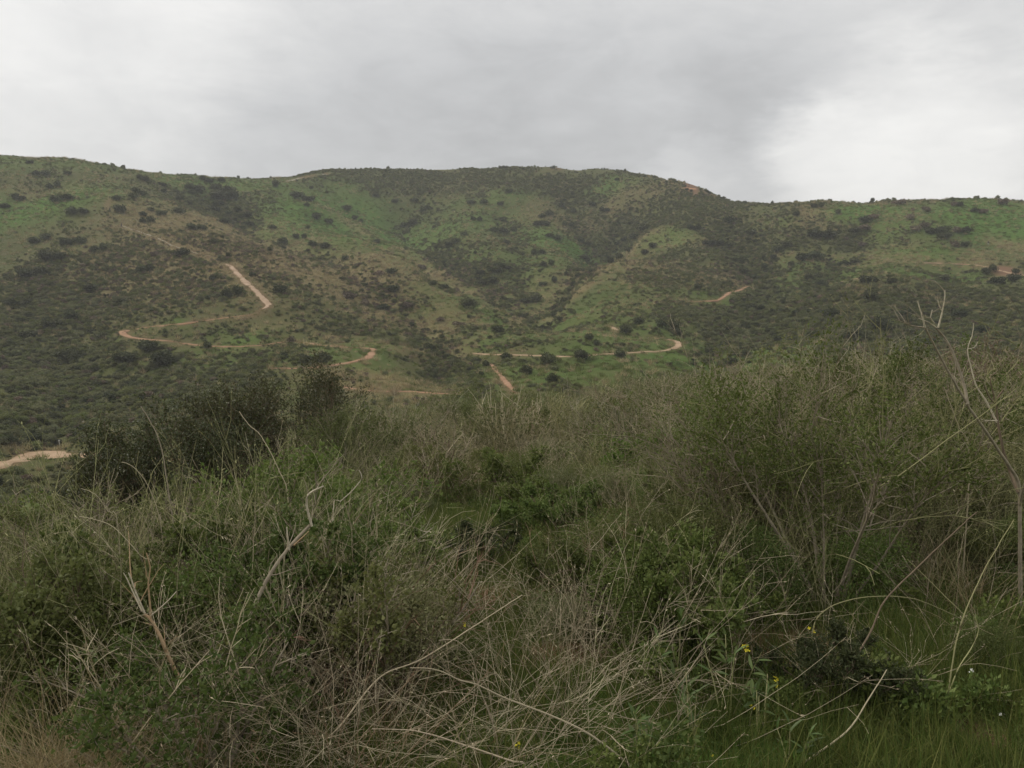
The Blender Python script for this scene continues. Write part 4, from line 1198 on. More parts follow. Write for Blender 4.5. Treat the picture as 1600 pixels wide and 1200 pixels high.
NS = [
    # name, label, px, distance, top row, width px, leaf, bark, extras
    ('sumac_bush', 'tall dark brownish bush standing above the dry stems left of centre', 440, 15.0, 574, 230, 'sumac', 'brown', dict(n_main=12, n_sub=24, n_leaf=30860, ln=.034, wd=.019, stemlen=.86, r0=.014)),
    ('sumac_bush', 'dark bush joined to the left side of the tall brownish bush', 345, 14.2, 612, 170, 'sumac', 'brown', dict(n_main=9, n_sub=24, n_leaf=21115, ln=.034, wd=.019, stemlen=.86, r0=.017)),
    ('sumac_bush', 'wide dark olive bush between the dirt road and the tall brownish bush', 245, 12.6, 648, 200, 'sumac', 'brown', dict(n_main=10, n_sub=24, n_leaf=24362, ln=.034, wd=.019, stemlen=.86, r0=.015)),
    ('sumac_bush', 'dark leafy bush covering the end of the dirt road', 150, 11.8, 690, 150, 'sumac', 'brown', dict(n_main=8, n_sub=24, n_leaf=16241, ln=.034, wd=.019, stemlen=.86, r0=.014)),
    ('olive_bush', 'olive bush with thin upright shoots right of the tall brownish bush', 545, 13.5, 655, 150, 'olive', 'grey', dict(n_main=10, n_sub=12, n_leaf=8060, ln=0.036, dead=(20, 'stalk'))),
    ('grey_bush', 'grey twiggy half dead bush at the left of the middle thicket', 630, 18.0, 632, 150, 'sage', 'grey', dict(n_main=12, n_sub=14, n_leaf=6510, ln=0.036, bare=0.35, dead=(35, 'pale'))),
    ('olive_bush', 'large rounded olive bush with pale spiky top in the middle thicket', 775, 18.5, 626, 200, 'olive', 'grey', dict(n_main=14, n_sub=16, n_leaf=14725, ln=0.038, dead=(30, 'greenstalk'))),
    ('grey_bush', 'dry grey bush with pale bare twigs right of the middle thicket', 955, 16.0, 640, 220, 'sage', 'grey', dict(n_main=14, n_sub=14, n_leaf=6975, ln=0.036, bare=0.39, dead=(55, 'pale'))),
    ('grey_bush', 'grey dry bush on the crest below the curve of the level path', 1075, 20.0, 602, 170, 'sage', 'grey', dict(n_main=12, n_sub=14, n_leaf=6975, ln=0.041, bare=0.28, dead=(40, 'stalk'))),
    ('green_bush', 'bright green leafy clump behind the dry tangle right of centre', 1035, 12.5, 678, 130, 'fresh', 'brown', dict(n_main=9, n_sub=12, n_leaf=8525, ln=0.041, wd=0.023)),
    ('green_bush', 'fresh green bush in the centre behind the round bush', 795, 11.8, 718, 160, 'green', 'brown', dict(n_main=10, n_sub=14, n_leaf=11625, ln=0.036, wd=0.021)),
    ('olive_bush', 'low olive bush behind the grassy clearing', 690, 12.6, 712, 150, 'olive', 'brown', dict(n_main=9, n_sub=12, n_leaf=8525, ln=0.034, dead=(15, 'russet'))),
    ('green_bush', 'dense rounded green bush right of the grassy clearing', 870, 9.2, 772, 210, 'green', 'brown', dict(n_main=14, n_sub=16, n_leaf=18600, ln=0.031, wd=0.018, dead=(8, 'stalk'))),
    ('green_bush', 'small thin dark bush at the front of the grassy clearing', 745, 7.7, 832, 110, 'dark', 'brown', dict(n_main=7, n_sub=9, n_leaf=3720, ln=0.026, bare=0.21, r0=.008)),
    ('green_bush', 'leafy green bush among dry stems left of the clearing', 610, 6.2, 812, 150, 'green', 'grey', dict(n_main=9, n_sub=12, n_leaf=8680, ln=0.031, wd=0.022, bare=0.21, dead=(17, 'pale'))),
    ('green_bush', 'leafy green bush in front of the tall brownish bush', 455, 6.6, 742, 220, 'green', 'grey', dict(n_main=11, n_sub=12, n_leaf=12400, ln=0.031, wd=0.021, bare=0.24, dead=(35, 'stalk'))),
    ('green_bush', 'broad green bush behind the tan forked branch', 300, 5.2, 830, 320, 'green', 'grey', dict(n_main=13, n_sub=13, n_leaf=17050, ln=0.030, wd=0.019, bare=0.21, dead=(40, 'stalk'))),
    ('green_bush', 'green bush round the thick grey dead branch', 430, 4.6, 860, 260, 'green', 'grey', dict(n_main=11, n_sub=13, n_leaf=14725, ln=0.029, wd=0.018, bare=0.21, dead=(40, 'stalk'))),
    ('olive_bush', 'dark olive bush at the left edge of the near slope', 85, 4.5, 905, 250, 'olive', 'brown', dict(n_main=11, n_sub=13, n_leaf=13950, ln=0.029, wd=0.017, bare=0.10, dead=(13, 'brown'))),
    ('olive_bush', 'dry olive bush below the dirt road at the left edge', 50, 7.2, 805, 240, 'olive', 'grey', dict(n_main=11, n_sub=12, n_leaf=8525, ln=0.029, bare=0.28, dead=(40, 'stalk'))),
    ('olive_bush', 'dry stemmed bush below the dark bush that covers the road end', 190, 6.9, 790, 220, 'olive', 'grey', dict(n_main=10, n_sub=12, n_leaf=7750, ln=0.029, bare=0.32, dead=(40, 'stalk'))),
    ('olive_bush', 'dark green bush low in the bottom left corner', 290, 3.5, 1010, 380, 'green', 'grey', dict(n_main=11, n_sub=12, n_leaf=7440, ln=0.026, wd=0.014, bare=0.17, dead=(13, 'stalk'))),
    ('olive_bush', 'dry tangled bush left of the bare soil in the centre', 560, 4.4, 905, 260, 'olive', 'grey', dict(n_main=12, n_sub=12, n_leaf=8525, ln=0.026, bare=0.39, dead=(30, 'russet'), tilt=62)),
    ('tall_shrub', 'tall shrub with several bare trunks right of centre', 1320, 5.9, 640, 330, 'green', 'grey', dict(n_main=10, n_sub=16, n_leaf=20615, ln=.023, wd=.013, lo=.34, r0=.014, tilt=34, bare=0.17, dead=(36, 'greenstalk'))),
    ('tall_shrub', 'tall straw coloured shrub left of the many trunked shrub', 1190, 6.8, 612, 280, 'green', 'grey', dict(n_main=13, n_sub=14, n_leaf=16274, ln=.023, wd=.013, lo=.25, bare=0.28, tilt=36, dead=(108, 'stalk'))),
    ('tall_shrub', 'tall green and straw shrub beside the dead tree', 1440, 7.4, 592, 260, 'green', 'grey', dict(n_main=12, n_sub=14, n_leaf=18445, ln=.023, wd=.013, lo=.2, bare=0.24, tilt=34, dead=(81, 'greenstalk'))),
    ('tall_shrub', 'bushy green shrub behind the dead tree at the right edge', 1575, 8.6, 600, 260, 'green', 'grey', dict(n_main=12, n_sub=14, n_leaf=19530, ln=.023, wd=.013, lo=.15, bare=0.14, tilt=40, dead=(45, 'stalk'))),
    ('grey_bush', 'dry grey shrub on the crest left of the tall straw stems', 1200, 11.5, 588, 220, 'olive', 'grey', dict(n_main=12, n_sub=14, n_leaf=8060, ln=0.034, bare=0.35, dead=(55, 'stalk'))),
    ('grey_bush', 'straw topped shrub on the crest behind the many trunked shrub', 1330, 12.5, 552, 240, 'olive', 'grey', dict(n_main=12, n_sub=14, n_leaf=8060, ln=0.034, bare=0.35, dead=(60, 'stalk'), tilt=35)),
    ('grey_bush', 'reddish dry shrub on the crest at the far right', 1520, 15.0, 548, 260, 'brown', 'grey', dict(n_main=12, n_sub=14, n_leaf=8060, ln=0.036, bare=0.28, dead=(50, 'russet'))),
    ('olive_bush', 'olive shrub under the arching stems right of the round green bush', 1100, 8.4, 735, 190, 'olive', 'grey', dict(n_main=11, n_sub=12, n_leaf=9300, ln=0.029, bare=0.24, dead=(40, 'stalk'))),
    ('green_bush', 'leafy green bush left of the yellow flowers', 1085, 5.0, 880, 250, 'green', 'brown', dict(n_main=12, n_sub=14, n_leaf=17050, ln=0.031, wd=0.016, dead=(15, 'stalk'))),
    ('green_bush', 'leafy green bush right of the red bare soil in the centre', 950, 5.5, 868, 170, 'green', 'brown', dict(n_main=9, n_sub=12, n_leaf=9300, ln=0.030, wd=0.016, bare=0.14, dead=(18, 'russet'))),
    ('green_bush', 'low dark fine leaved bush right of the yellow flowers', 1345, 4.2, 1050, 180, 'dark', 'brown', dict(n_main=11, n_sub=12, n_leaf=11625, ln=0.019, wd=0.010, r0=.007, dead=(8, 'stalk'))),
    ('green_bush', 'green bush at the right edge below the dead tree', 1620, 6.4, 830, 200, 'green', 'brown', dict(n_main=9, n_sub=12, n_leaf=8525, ln=0.031, wd=0.018, bare=0.21, dead=(20, 'greenstalk'))),
    ('olive_bush', 'olive bush with straw stems at the left foot of the tall straw shrub', 1140, 7.2, 745, 200, 'olive', 'grey', dict(n_main=11, n_sub=13, n_leaf=8500, ln=.024, wd=.014, dead=(40, 'stalk'))),
    ('green_bush', 'dense green bush filling the gap between the tall straw shrub and the trunks', 1240, 7.6, 700, 200, 'green', 'grey', dict(n_main=11, n_sub=13, n_leaf=9500, ln=.024, wd=.014, dead=(40, 'greenstalk'))),
    ('green_bush', 'green and straw bush behind the right most of the bare trunks', 1465, 7.0, 720, 210, 'olive', 'grey', dict(n_main=11, n_sub=13, n_leaf=9500, ln=.024, wd=.014, dead=(50, 'greenstalk'))),
    ('olive_bush', 'feathery olive bush behind the many trunked shrub', 1370, 8.6, 640, 240, 'olive', 'grey', dict(n_main=12, n_sub=13, n_leaf=9500, ln=.026, wd=.014, dead=(70, 'stalk'))),
]
for k, (nm, lab, px, d, top, wpx, lf, bk, ex) in enumerate(NS):
    near_shrub(nm, lab, px, d, top, wpx, lf, bk, 500 + k * 13, **ex)

# ------------------------------------------------------------------ traced branches and stems
def branch_obj(name, mat, lines, r_list, parent=None, sides=5):
    parts = []
    for pts, (ra, rb) in zip(lines, r_list):
        p = smooth_line(np.asarray(pts), .03)
        n_ = len(p); g_ = np.random.default_rng(n_)
        p = p + np.cumsum(g_.normal(0, .0012, (n_, 3)), 0) * np.linspace(0, 1, n_)[:, None]
        parts.append(tube(p[None], ra, rb, sides))
    V, F = merge(parts)
    return V, F


def traced(name, label, cat, mat, main, subs=(), r=(.012, .004), group=None, twigs=0, ground_start=True):
    """main/subs: lists of (px,py,distance); the first point stands on the ground below it"""
    pts = [at(*p) for p in main]
    b = pts[0]
    zg = float(zat(b[0], b[1]))
    if ground_start and b[2] > zg:
        pts = [np.array([b[0], b[1], zg - .03])] + pts
    base = pts[0].copy()
    root = empty(name, tuple(base)); tag(root, label, cat, group)
    V, F = branch_obj(name, mat, [pts], [r])
    link('stem', np_mesh('stem', V - base, F, [mat], smooth=True), root)
    g_ = np.random.default_rng(len(label))
    paths = [np.asarray(pts[len(pts) // 2:])] + [np.asarray([at(*p) for p in s_[0]]) for s_ in subs]
    for _ in range(twigs):
        q = paths[g_.integers(0, len(paths))]; i_ = g_.integers(0, len(q) - 1); u_ = g_.random()
        p0 = q[i_] * (1 - u_) + q[i_ + 1] * u_
        dr_ = unit(unit(q[i_ + 1] - q[i_]) + g_.normal(0, .6, 3) + np.array([0, 0, .2]))
        l_ = grow(g_, p0[None], dr_[None], np.array([g_.uniform(.06, .26)]), 6, .5)
        V, F = tube(l_, r[1] * .38, r[1] * .14, 4)
        link('twig', np_mesh('twig', V - base, [F], [mat]), root)
    for s in subs:
        q = [at(*p) for p in s[0]]
        V, F = branch_obj(name, mat, [q], [s[1]])
        link('side_branch', np_mesh('side_branch', V - base, F, [s[2] if len(s) > 2 else mat], smooth=True), root)
    return root


traced('dead_branch', 'thick grey dead branch leaning right out of the left thicket', 'branch', BM['grey'],
       [(350, 1110, 4.0), (354, 1089, 4.02), (368, 1014, 4.08), (388, 970, 4.12), (422, 900, 4.2), (452, 859, 4.25), (473, 835, 4.3), (487, 822, 4.32)],
       [([(487, 822, 4.32), (479, 790, 4.3), (482, 772, 4.28), (496, 763, 4.28), (507, 758, 4.28)], (.007, .004), BM['pale']), ([(496, 763, 4.28), (497, 754, 4.28)], (.004, .003), BM['pale']),
        ([(452, 859, 4.25), (449, 838, 4.24), (448, 823, 4.24)], (.006, .003), BM['pale']), ([(460, 852, 4.26), (474, 838, 4.2), (481, 830, 4.2)], (.006, .002), BM['tan'])], r=(.016, .008), twigs=9)
traced('dead_branch', 'bare tan branch forking into pale prongs in the left thicket', 'branch', BM['tan'],
       [(312, 1150, 3.6), (310, 1132, 3.6), (300, 1082, 3.62), (280, 1058, 3.64), (260, 1018, 3.66), (246, 985, 3.68), (236, 967, 3.7), (224, 958, 3.7)],
       [([(226, 958, 3.7), (212, 925, 3.68), (202, 893, 3.66)], (.005, .003), BM['pale']), ([(222, 955, 3.7), (208, 925, 3.72), (194, 893, 3.72)], (.004, .002), BM['pale']),
        ([(236, 965, 3.7), (232, 910, 3.7), (236, 885, 3.7), (230, 862, 3.7)], (.005, .0025), BM['tan']), ([(236, 962, 3.7), (262, 940, 3.6), (276, 926, 3.6)], (.004, .002), BM['pale'])], r=(.013, .007), twigs=8)
traced('dead_tree', 'bare dead tree with grey forked branches at the right edge', 'tree', BM['grey'],
       [(1597, 1010, 5.3), (1594, 900, 5.3), (1593, 821, 5.3), (1592, 760, 5.3), (1580, 733, 5.28), (1546, 683, 5.22), (1512, 632, 5.16), (1482, 582, 5.1), (1462, 545, 5.06), (1445, 512, 5.02)],
       [([(1445, 512, 5.02), (1442, 497, 5.0), (1434, 470, 5.0)], (.006, .0025), BM['pale']), ([(1445, 512, 5.02), (1423, 508, 5.0), (1400, 498, 4.98)], (.005, .002)),
        ([(1512, 632, 5.16), (1506, 600, 5.2), (1490, 554, 5.22), (1475, 525, 5.24), (1463, 512, 5.24)], (.011, .006)),
        ([(1466, 512, 5.24), (1472, 490, 5.22), (1476, 470, 5.2), (1477, 452, 5.2)], (.006, .0025), BM['pale']), ([(1473, 487, 5.2), (1467, 477, 5.2), (1465, 464, 5.18)], (.004, .002), BM['pale']),
        ([(1463, 512, 5.24), (1450, 503, 5.22), (1435, 497, 5.2)], (.005, .002), BM['pale']), ([(1460, 505, 5.22), (1454, 496, 5.2), (1457, 484, 5.2)], (.004, .002), BM['pale']),
        ([(1592, 770, 5.3), (1578, 735, 5.4), (1565, 692, 5.42), (1558, 654, 5.44), (1556, 629, 5.44), (1567, 612, 5.44)], (.012, .006), BM['brown']),
        ([(1556, 632, 5.44), (1548, 596, 5.42), (1552, 585, 5.42), (1568, 572, 5.42)], (.005, .002), BM['brown']), ([(1556, 632, 5.44), (1545, 620, 5.42), (1536, 598, 5.4), (1525, 592, 5.4)], (.004, .002), BM['brown']),
        ([(1558, 660, 5.44), (1540, 625, 5.46), (1525, 602, 5.48), (1518, 575, 5.5), (1512, 545, 5.5), (1519, 525, 5.5), (1521, 505, 5.5)], (.007, .002), BM['pale']),
        ([(1512, 545, 5.5), (1522, 543, 5.48), (1528, 534, 5.48)], (.003, .0015), BM['pale']),
        ([(1560, 657, 5.44), (1545, 657, 5.4), (1533, 655, 5.36)], (.004, .002), BM['pale']), ([(1594, 790, 5.3), (1600, 760, 5.2), (1615, 730, 5.1)], (.01, .004))], r=(.015, .006), twigs=40)
for lab, mat, pts, r in (
    ('long pale stem arching over the bottom centre of the slope', LM['stalk'], [(990, 1205, 3.35), (986, 1197, 3.35), (918, 1146, 3.4), (854, 1116, 3.45), (786, 1089, 3.5), (746, 1070, 3.52), (722, 1065, 3.53), (682, 1048, 3.55), (641, 1045, 3.56)], (.006, .0022)),
    ('pale twig curling up off the long arching stem', LM['stalk'], [(775, 1150, 3.5), (746, 1068, 3.52), (736, 1028, 3.5), (712, 1004, 3.5), (685, 1004, 3.5)], (.004, .0016)),
    ('low pale stem lying across the bottom edge left of centre', LM['stalk'], [(820, 1196, 3.3), (803, 1190, 3.3), (716, 1160, 3.35), (648, 1141, 3.35), (581, 1137, 3.3)], (.0045, .002)),
    ('straight pale stick pointing at the red soil from the lower left', LM['stalk'], [(500, 1165, 3.7), (530, 1136, 3.7), (594, 1058, 3.85), (662, 1028, 3.9), (760, 964, 4.0), (817, 927, 4.05)], (.005, .002)),
    ('straight pale stick rising to the small dark bush', LM['stalk'], [(500, 1030, 4.6), (530, 1011, 4.6), (631, 974, 4.65), (689, 923, 4.7), (746, 868, 4.75)], (.0055, .002)),
    ('long yellow straw leaning from the grey dead branch', LM['straw'], [(452, 955, 4.9), (476, 932, 4.9), (520, 873, 4.92), (556, 815, 4.95), (590, 767, 5.0)], (.005, .002)),
    ('greenish stem arching in front of the bare trunks', LM['greenstalk'], [(1270, 985, 4.5), (1289, 954, 4.5), (1330, 937, 4.5), (1384, 932, 4.5), (1431, 937, 4.5), (1475, 954, 4.52), (1509, 969, 4.55)], (.004, .002)),
    ('long brown branch curving up across the bare trunks', BM['brown'], [(1180, 1120, 4.1), (1195, 1116, 4.1), (1262, 1095, 4.15), (1313, 1058, 4.2), (1357, 997, 4.25), (1384, 940, 4.3), (1431, 893, 4.35), (1532, 805, 4.45)], (.007, .003)),
    ('pale bent stick standing in front of the low dark bush', LM['stalk'], [(1255, 1192, 3.6), (1269, 1183, 3.6), (1323, 1143, 3.65), (1357, 1092, 3.7), (1384, 1045, 3.75)], (.006, .002)),
    ('pale stem lying in the grass of the bottom right corner', LM['greenstalk'], [(1390, 1128, 3.9), (1397, 1129, 3.9), (1448, 1159, 3.8), (1526, 1170, 3.7), (1597, 1198, 3.6)], (.004, .003)),
    ('thin straight stem crossing below the dead tree', LM['greenstalk'], [(1520, 985, 4.8), (1515, 970, 4.8), (1465, 922, 4.8), (1418, 876, 4.8)], (.004, .002)),
    ('tall pale stem leaning right beside the dead tree', LM['greenstalk'], [(1470, 1150, 4.0), (1478, 1112, 4.0), (1495, 997, 4.05), (1532, 903, 4.15), (1583, 812, 4.25)], (.0045, .002)),
    ('pale stem bowed round the grass right of the trunks', LM['greenstalk'], [(1470, 1125, 4.05), (1495, 1050, 4.05), (1520, 1010, 4.1), (1528, 985, 4.1), (1520, 960, 4.1)], (.004, .002)),
    ('tall knotty stem rising above the dark bush near the road', BM['grey'], [(290, 900, 5.6), (287, 888, 5.6), (270, 810, 5.65), (253, 702, 5.7), (236, 659, 5.72), (221, 633, 5.74)], (.008, .003)),
    ('pale hooked stem left of the tall knotty stem', LM['stalk'], [(255, 850, 5.2), (246, 794, 5.2), (226, 750, 5.2), (206, 728, 5.2), (191, 723, 5.2)], (.004, .002)),
    ('crooked white twig in front of the tall brownish bush', LM['stalk'], [(450, 790, 6.0), (435, 736, 6.0), (408, 684, 6.0), (388, 665, 6.0), (373, 645, 6.0)], (.0055, .0025)),
    ('drooping straw arch at the upper left of the thicket', LM['stalk'], [(245, 900, 4.7), (219, 868, 4.7), (179, 824, 4.7), (145, 810, 4.7), (125, 807, 4.7)], (.0035, .0018)),
    ('short straw arch above the drooping straw arch', LM['stalk'], [(185, 830, 5.0), (169, 800, 5.0), (148, 773, 5.0), (126, 765, 5.0)], (.0035, .0018)),
    ('white forked twig at the right end of the left thicket', BM['pale'], [(520, 800, 5.6), (532, 782, 5.6), (546, 770, 5.6), (558, 757, 5.6), (566, 744, 5.6), (561, 732, 5.6)], (.006, .003)),
    ('upright straw with a bent tip by the clearing', LM['straw'], [(640, 850, 6.6), (646, 820, 6.6), (655, 785, 6.6), (664, 745, 6.6)], (.006, .0025)),
    ('slim upright stem in front of the russet tangle', LM['stalk'], [(982, 900, 5.6), (978, 850, 5.6), (978, 815, 5.6), (978, 785, 5.6)], (.004, .002)),
    ('long stem arching from the crest of stems at upper right', LM['greenstalk'], [(1660, 600, 5.0), (1600, 545, 5.0), (1570, 525, 5.0), (1545, 507, 5.0), (1525, 501, 5.0)], (.004, .002)),
    ('pale upright stem below the dead tree fork', LM['stalk'], [(1515, 720, 6.0), (1500, 670, 6.0), (1490, 645, 6.0), (1477, 607, 6.0)], (.006, .003)),
):
    traced('dry_stem', lab, 'stem', mat, pts, (), r)

# ------------------------------------------------------------------ near grass, dry stalks, herbs (stuff)
g = np.random.default_rng(77)
NP = dict(
    grass=[proto('grass_tuft', tuft_mesh(300 + k, LM['grass'], n=26, h=.20, w=.005, tilt=45, spread=.05)) for k in range(4)],
    straw=[proto('straw_tuft', tuft_mesh(310 + k, LM['straw'], n=40, h=.55, w=.0045, tilt=70, spread=.05, droop=1.6, K=7)) for k in range(4)],
    stalk=[proto('stalk_tuft', stalk_mesh(320 + k, LM['stalk'])) for k in range(6)],
    gstalk=[proto('green_stalk_tuft', stalk_mesh(330 + k, LM['greenstalk'], h=1.0, tilt=(3, 34), droop=.3, wob=.2)) for k in range(6)],
    russet=[proto('russet_tuft', stalk_mesh(340 + k, LM['russet'], n=26, h=.6, tilt=(5, 65), r=.0018, twigs=50)) for k in range(4)],
    sprawl=[proto('sprawling_tuft', stalk_mesh(350 + k, LM['stalk'], n=10, h=1.0, tilt=(25, 80), droop=.35, spread=.2)) for k in range(6)],
    herb=[proto('herb', bush_mesh(360 + k, LM['green'], n_leaf=420, ln=.085, wd=.045, core=False, flat=.8)) for k in range(4)],
    leafy=[proto('leafy_bush', bush_mesh(390 + k, LM[('green', 'olive', 'sage', 'green', 'olive')[k]], n_leaf=6500, ln=.021, wd=.012, lobes=14, core=False, flat=.8)) for k in range(5)],
    scrub=[proto('fine_bush', bush_mesh(370 + k, LM[('sage', 'olive', 'olive', 'green')[k]], n_leaf=3200, ln=.036, wd=.02, lobes=10)) for k in range(4)],
    twig=[proto('twig_bush', twiggy_mesh(380 + k, LM[('stalk', 'greenstalk', 'stalk')[k]], LM[('sage', 'sage', 'olive')[k]], n=40, n_tw=220, n_leaf=700)) for k in range(3)],
)


def col_points(g, lst):
    X, Y = [], []
    for px, d, sx, sd_, n_ in lst:
        p = g.normal(px, sx, n_); dd = np.clip(g.normal(d, sd_, n_), 2.6, 62)
        X.append((p - 800) / FPX * dd * 1.006); Y.append(dd)
    return np.concatenate(X), np.concatenate(Y)


def clearing(x, y):
    """1 inside the open grassy spots"""
    o = np.zeros(len(x))
    for px, d, a, b in ((690, 9.7, 1.0, 1.3), (1500, 4.6, .55, .8), (770, 6.7, .5, .55), (1290, 4.7, .7, .35), (720, 7.4, .5, .8), (1400, 5.4, .5, .5)):
        c = ground_at(px, d)
        o = np.maximum(o, np.exp(-.5 * (((x - c[0]) / a) ** 2 + ((y - c[1]) / b) ** 2) ** 1.5))
    return o


def thin_near(x, y, f):
    k = (y > 12) | (g.random(len(x)) < f)
    return x[k], y[k]


def near_scatter(name, x, y, key, smin, smax, label, cat, tilt=.15, lift=0.0, zr=(.85, 1.15), thin=.9):
    c = clearing(x, y)
    k = g.random(len(x)) > c * thin
    if key in ('stalk', 'gstalk', 'russet', 'sprawl', 'straw', 'twig'):
        px_ = 800 + x / y * FPX
        k &= ~((px_ > 615) & (px_ < 830) & (y > 3.9) & (y < 10.8) & (g.random(len(x)) < .93))
    x, y = x[k], y[k]
    so = on_soil(x, y)
    k = g.random(len(x)) > so * .72
    x, y = x[k], y[k]
    rot, s, scl = instance_args(g, len(x), smin, smax, zr[0], zr[1], tilt)
    pr = NP[key]
    return scatter(name, np.stack([x, y, zat(x, y) + lift], -1), rot, scl, g.integers(0, len(pr), len(x)), pr, label, cat)


x, y = polar_points(g, 16000, 2.4, 13, 36); x2, y2 = polar_points(g, 9000, 12, 30, 34); x3, y3 = col_points(g, [(690, 9.7, 60, 1.0, 900), (1500, 4.6, 90, .7, 700)])
near_scatter('grass', np.concatenate([x, x2, x3]), np.concatenate([y, y2, y3]), 'grass', .6, 1.5, 'short green grass growing over the near slope', 'grass', thin=0)
x, y = col_points(g, [(40, 3.15, 60, .12, 60), (20, 5.2, 60, .8, 60), (150, 6.5, 120, 1.0, 90), (350, 5, 160, .8, 60), (1490, 6.2, 60, .7, 60), (1540, 5.4, 60, .5, 40), (1000, 8, 70, 1, 40), (800, 25, 300, 8, 200), (1250, 14, 200, 3, 140), (620, 26, 60, 4, 60)])
near_scatter('straw_grass', x, y, 'straw', .7, 1.3, 'pale drooping straw grass among the near shrubs', 'grass')
x, y = col_points(g, [(280, 4.7, 190, .7, 40), (120, 6.2, 150, 1.0, 44), (460, 5.8, 110, .8, 36), (540, 4.5, 60, .5, 18), (950, 5.0, 60, .4, 7), (1100, 5.2, 70, .4, 9), (1080, 8, 70, 1.0, 26), (1180, 7.4, 80, .9, 55), (1340, 8.0, 130, 1.0, 85), (900, 17, 220, 4, 170), (1250, 14, 160, 3, 110), (1500, 10, 120, 2, 50), (700, 22, 120, 5, 110)])
near_scatter('dry_stalk', x, y, 'stalk', .7, 1.25, 'pale dry stalks standing among the near shrubs', 'stalks')
x, y = col_points(g, [(420, 6.2, 140, .9, 36), (230, 5.6, 150, .8, 36), (1220, 6.9, 100, .7, 80), (1400, 7.4, 110, .7, 90), (1300, 9, 160, 1.2, 70), (1540, 7.5, 70, .9, 30), (780, 18, 160, 3, 110), (560, 10, 60, 2, 26), (1150, 12, 120, 2, 50)])
near_scatter('green_stalk', x, y, 'gstalk', .85, 1.45, 'thin greenish upright stalks among the near shrubs', 'stalks', tilt=.1)
x, y = col_points(g, [(1010, 7.6, 60, .6, 34), (700, 12.4, 40, .6, 18), (570, 4.6, 60, .4, 12), (940, 5.6, 30, .4, 8), (1060, 20, 120, 4, 45), (1540, 13, 120, 2, 60), (700, 30, 200, 6, 50), (640, 20, 60, 3, 10)])
near_scatter('russet_stalk', x, y, 'russet', .6, 1.1, 'reddish brown dead twigs tangled between the near shrubs', 'twigs')
x, y = col_points(g, [(560, 3.7, 110, .3, 15), (740, 3.5, 90, .25, 12), (300, 3.6, 160, .3, 12), (930, 4.3, 70, .4, 8), (1250, 4.6, 140, .5, 11), (520, 4.6, 90, .5, 12), (1080, 4.4, 90, .5, 7)])
near_scatter('sprawling_stalk', x, y, 'sprawl', .7, 1.15, 'long dry stems sprawling in all directions low over the slope', 'stalks', thin=.5)
x, y = polar_points(g, 3200, 2.6, 14, 34)
k = fbm(x, y, 1.6, 3, 401) > -.05
near_scatter('herb', x[k], y[k], 'herb', .14, .42, 'low green herbs covering the ground between the near shrubs', 'herbs')
x, y = col_points(g, [(240, 5.0, 200, .6, 95), (120, 6.4, 160, 1.0, 70), (440, 5.8, 100, .8, 60), (540, 5.0, 50, .4, 20), (1060, 5.4, 90, .6, 24), (960, 6.2, 50, .6, 10), (1250, 7.2, 130, .8, 46), (1450, 8, 130, .9, 56), (1560, 6.8, 60, .8, 20), (1130, 9, 90, 1.2, 36), (900, 12, 130, 1.5, 40), (560, 11, 70, 2, 26), (200, 9.5, 160, 1.2, 30), (1340, 10.5, 160, 1.2, 40)])
px_ = 800 + x / y * FPX
k = ~((px_ > 600) & (px_ < 840) & (y > 3.6) & (y < 10.8)) & (y > 4.3)
near_scatter('leafy_undergrowth', x[k], y[k], 'leafy', .4, 1.0, 'fine leaved grey green undergrowth filling the gaps between the near shrubs', 'undergrowth')
x, y = polar_points(g, 1500, 13, 64, 36)
k = (fbm(x, y, 5, 3, 411) > -.12)
near_scatter('near_scrub', x[k], y[k], 'scrub', .6, 1.9, 'mixed green scrub on the slope behind the near shrubs', 'scrub')
x, y = polar_points(g, 1300, 12, 60, 36)
near_scatter('twiggy_scrub', x, y, 'twig', .7, 1.7, 'dry twiggy scrub on the slope behind the near shrubs', 'scrub')

# ------------------------------------------------------------------ small leafy plants with long narrow leaves: each leaf its own piece
def lance_leaf():
    n_ = 6
    t = np.linspace(0, 1, n_); w = np.sin(np.pi * np.clip(t * .93 + .05, 0, 1)) ** .8 * .11
    V = []
    for a, b in zip(t, w): V += [(a, -b, .05 * b / .11 - .22 * a * a), (a, 0, -.22 * a * a), (a, b, .05 * b / .11 - .22 * a * a)]
    ix = np.arange(n_ * 3).reshape(n_, 3)
    F = np.stack([ix[:-1, :-1], ix[1:, :-1], ix[1:, 1:], ix[:-1, 1:]], -1).reshape(-1, 4)
    return np_mesh('leaf', np.array(V), [F], [LM['fresh2']], smooth=True)


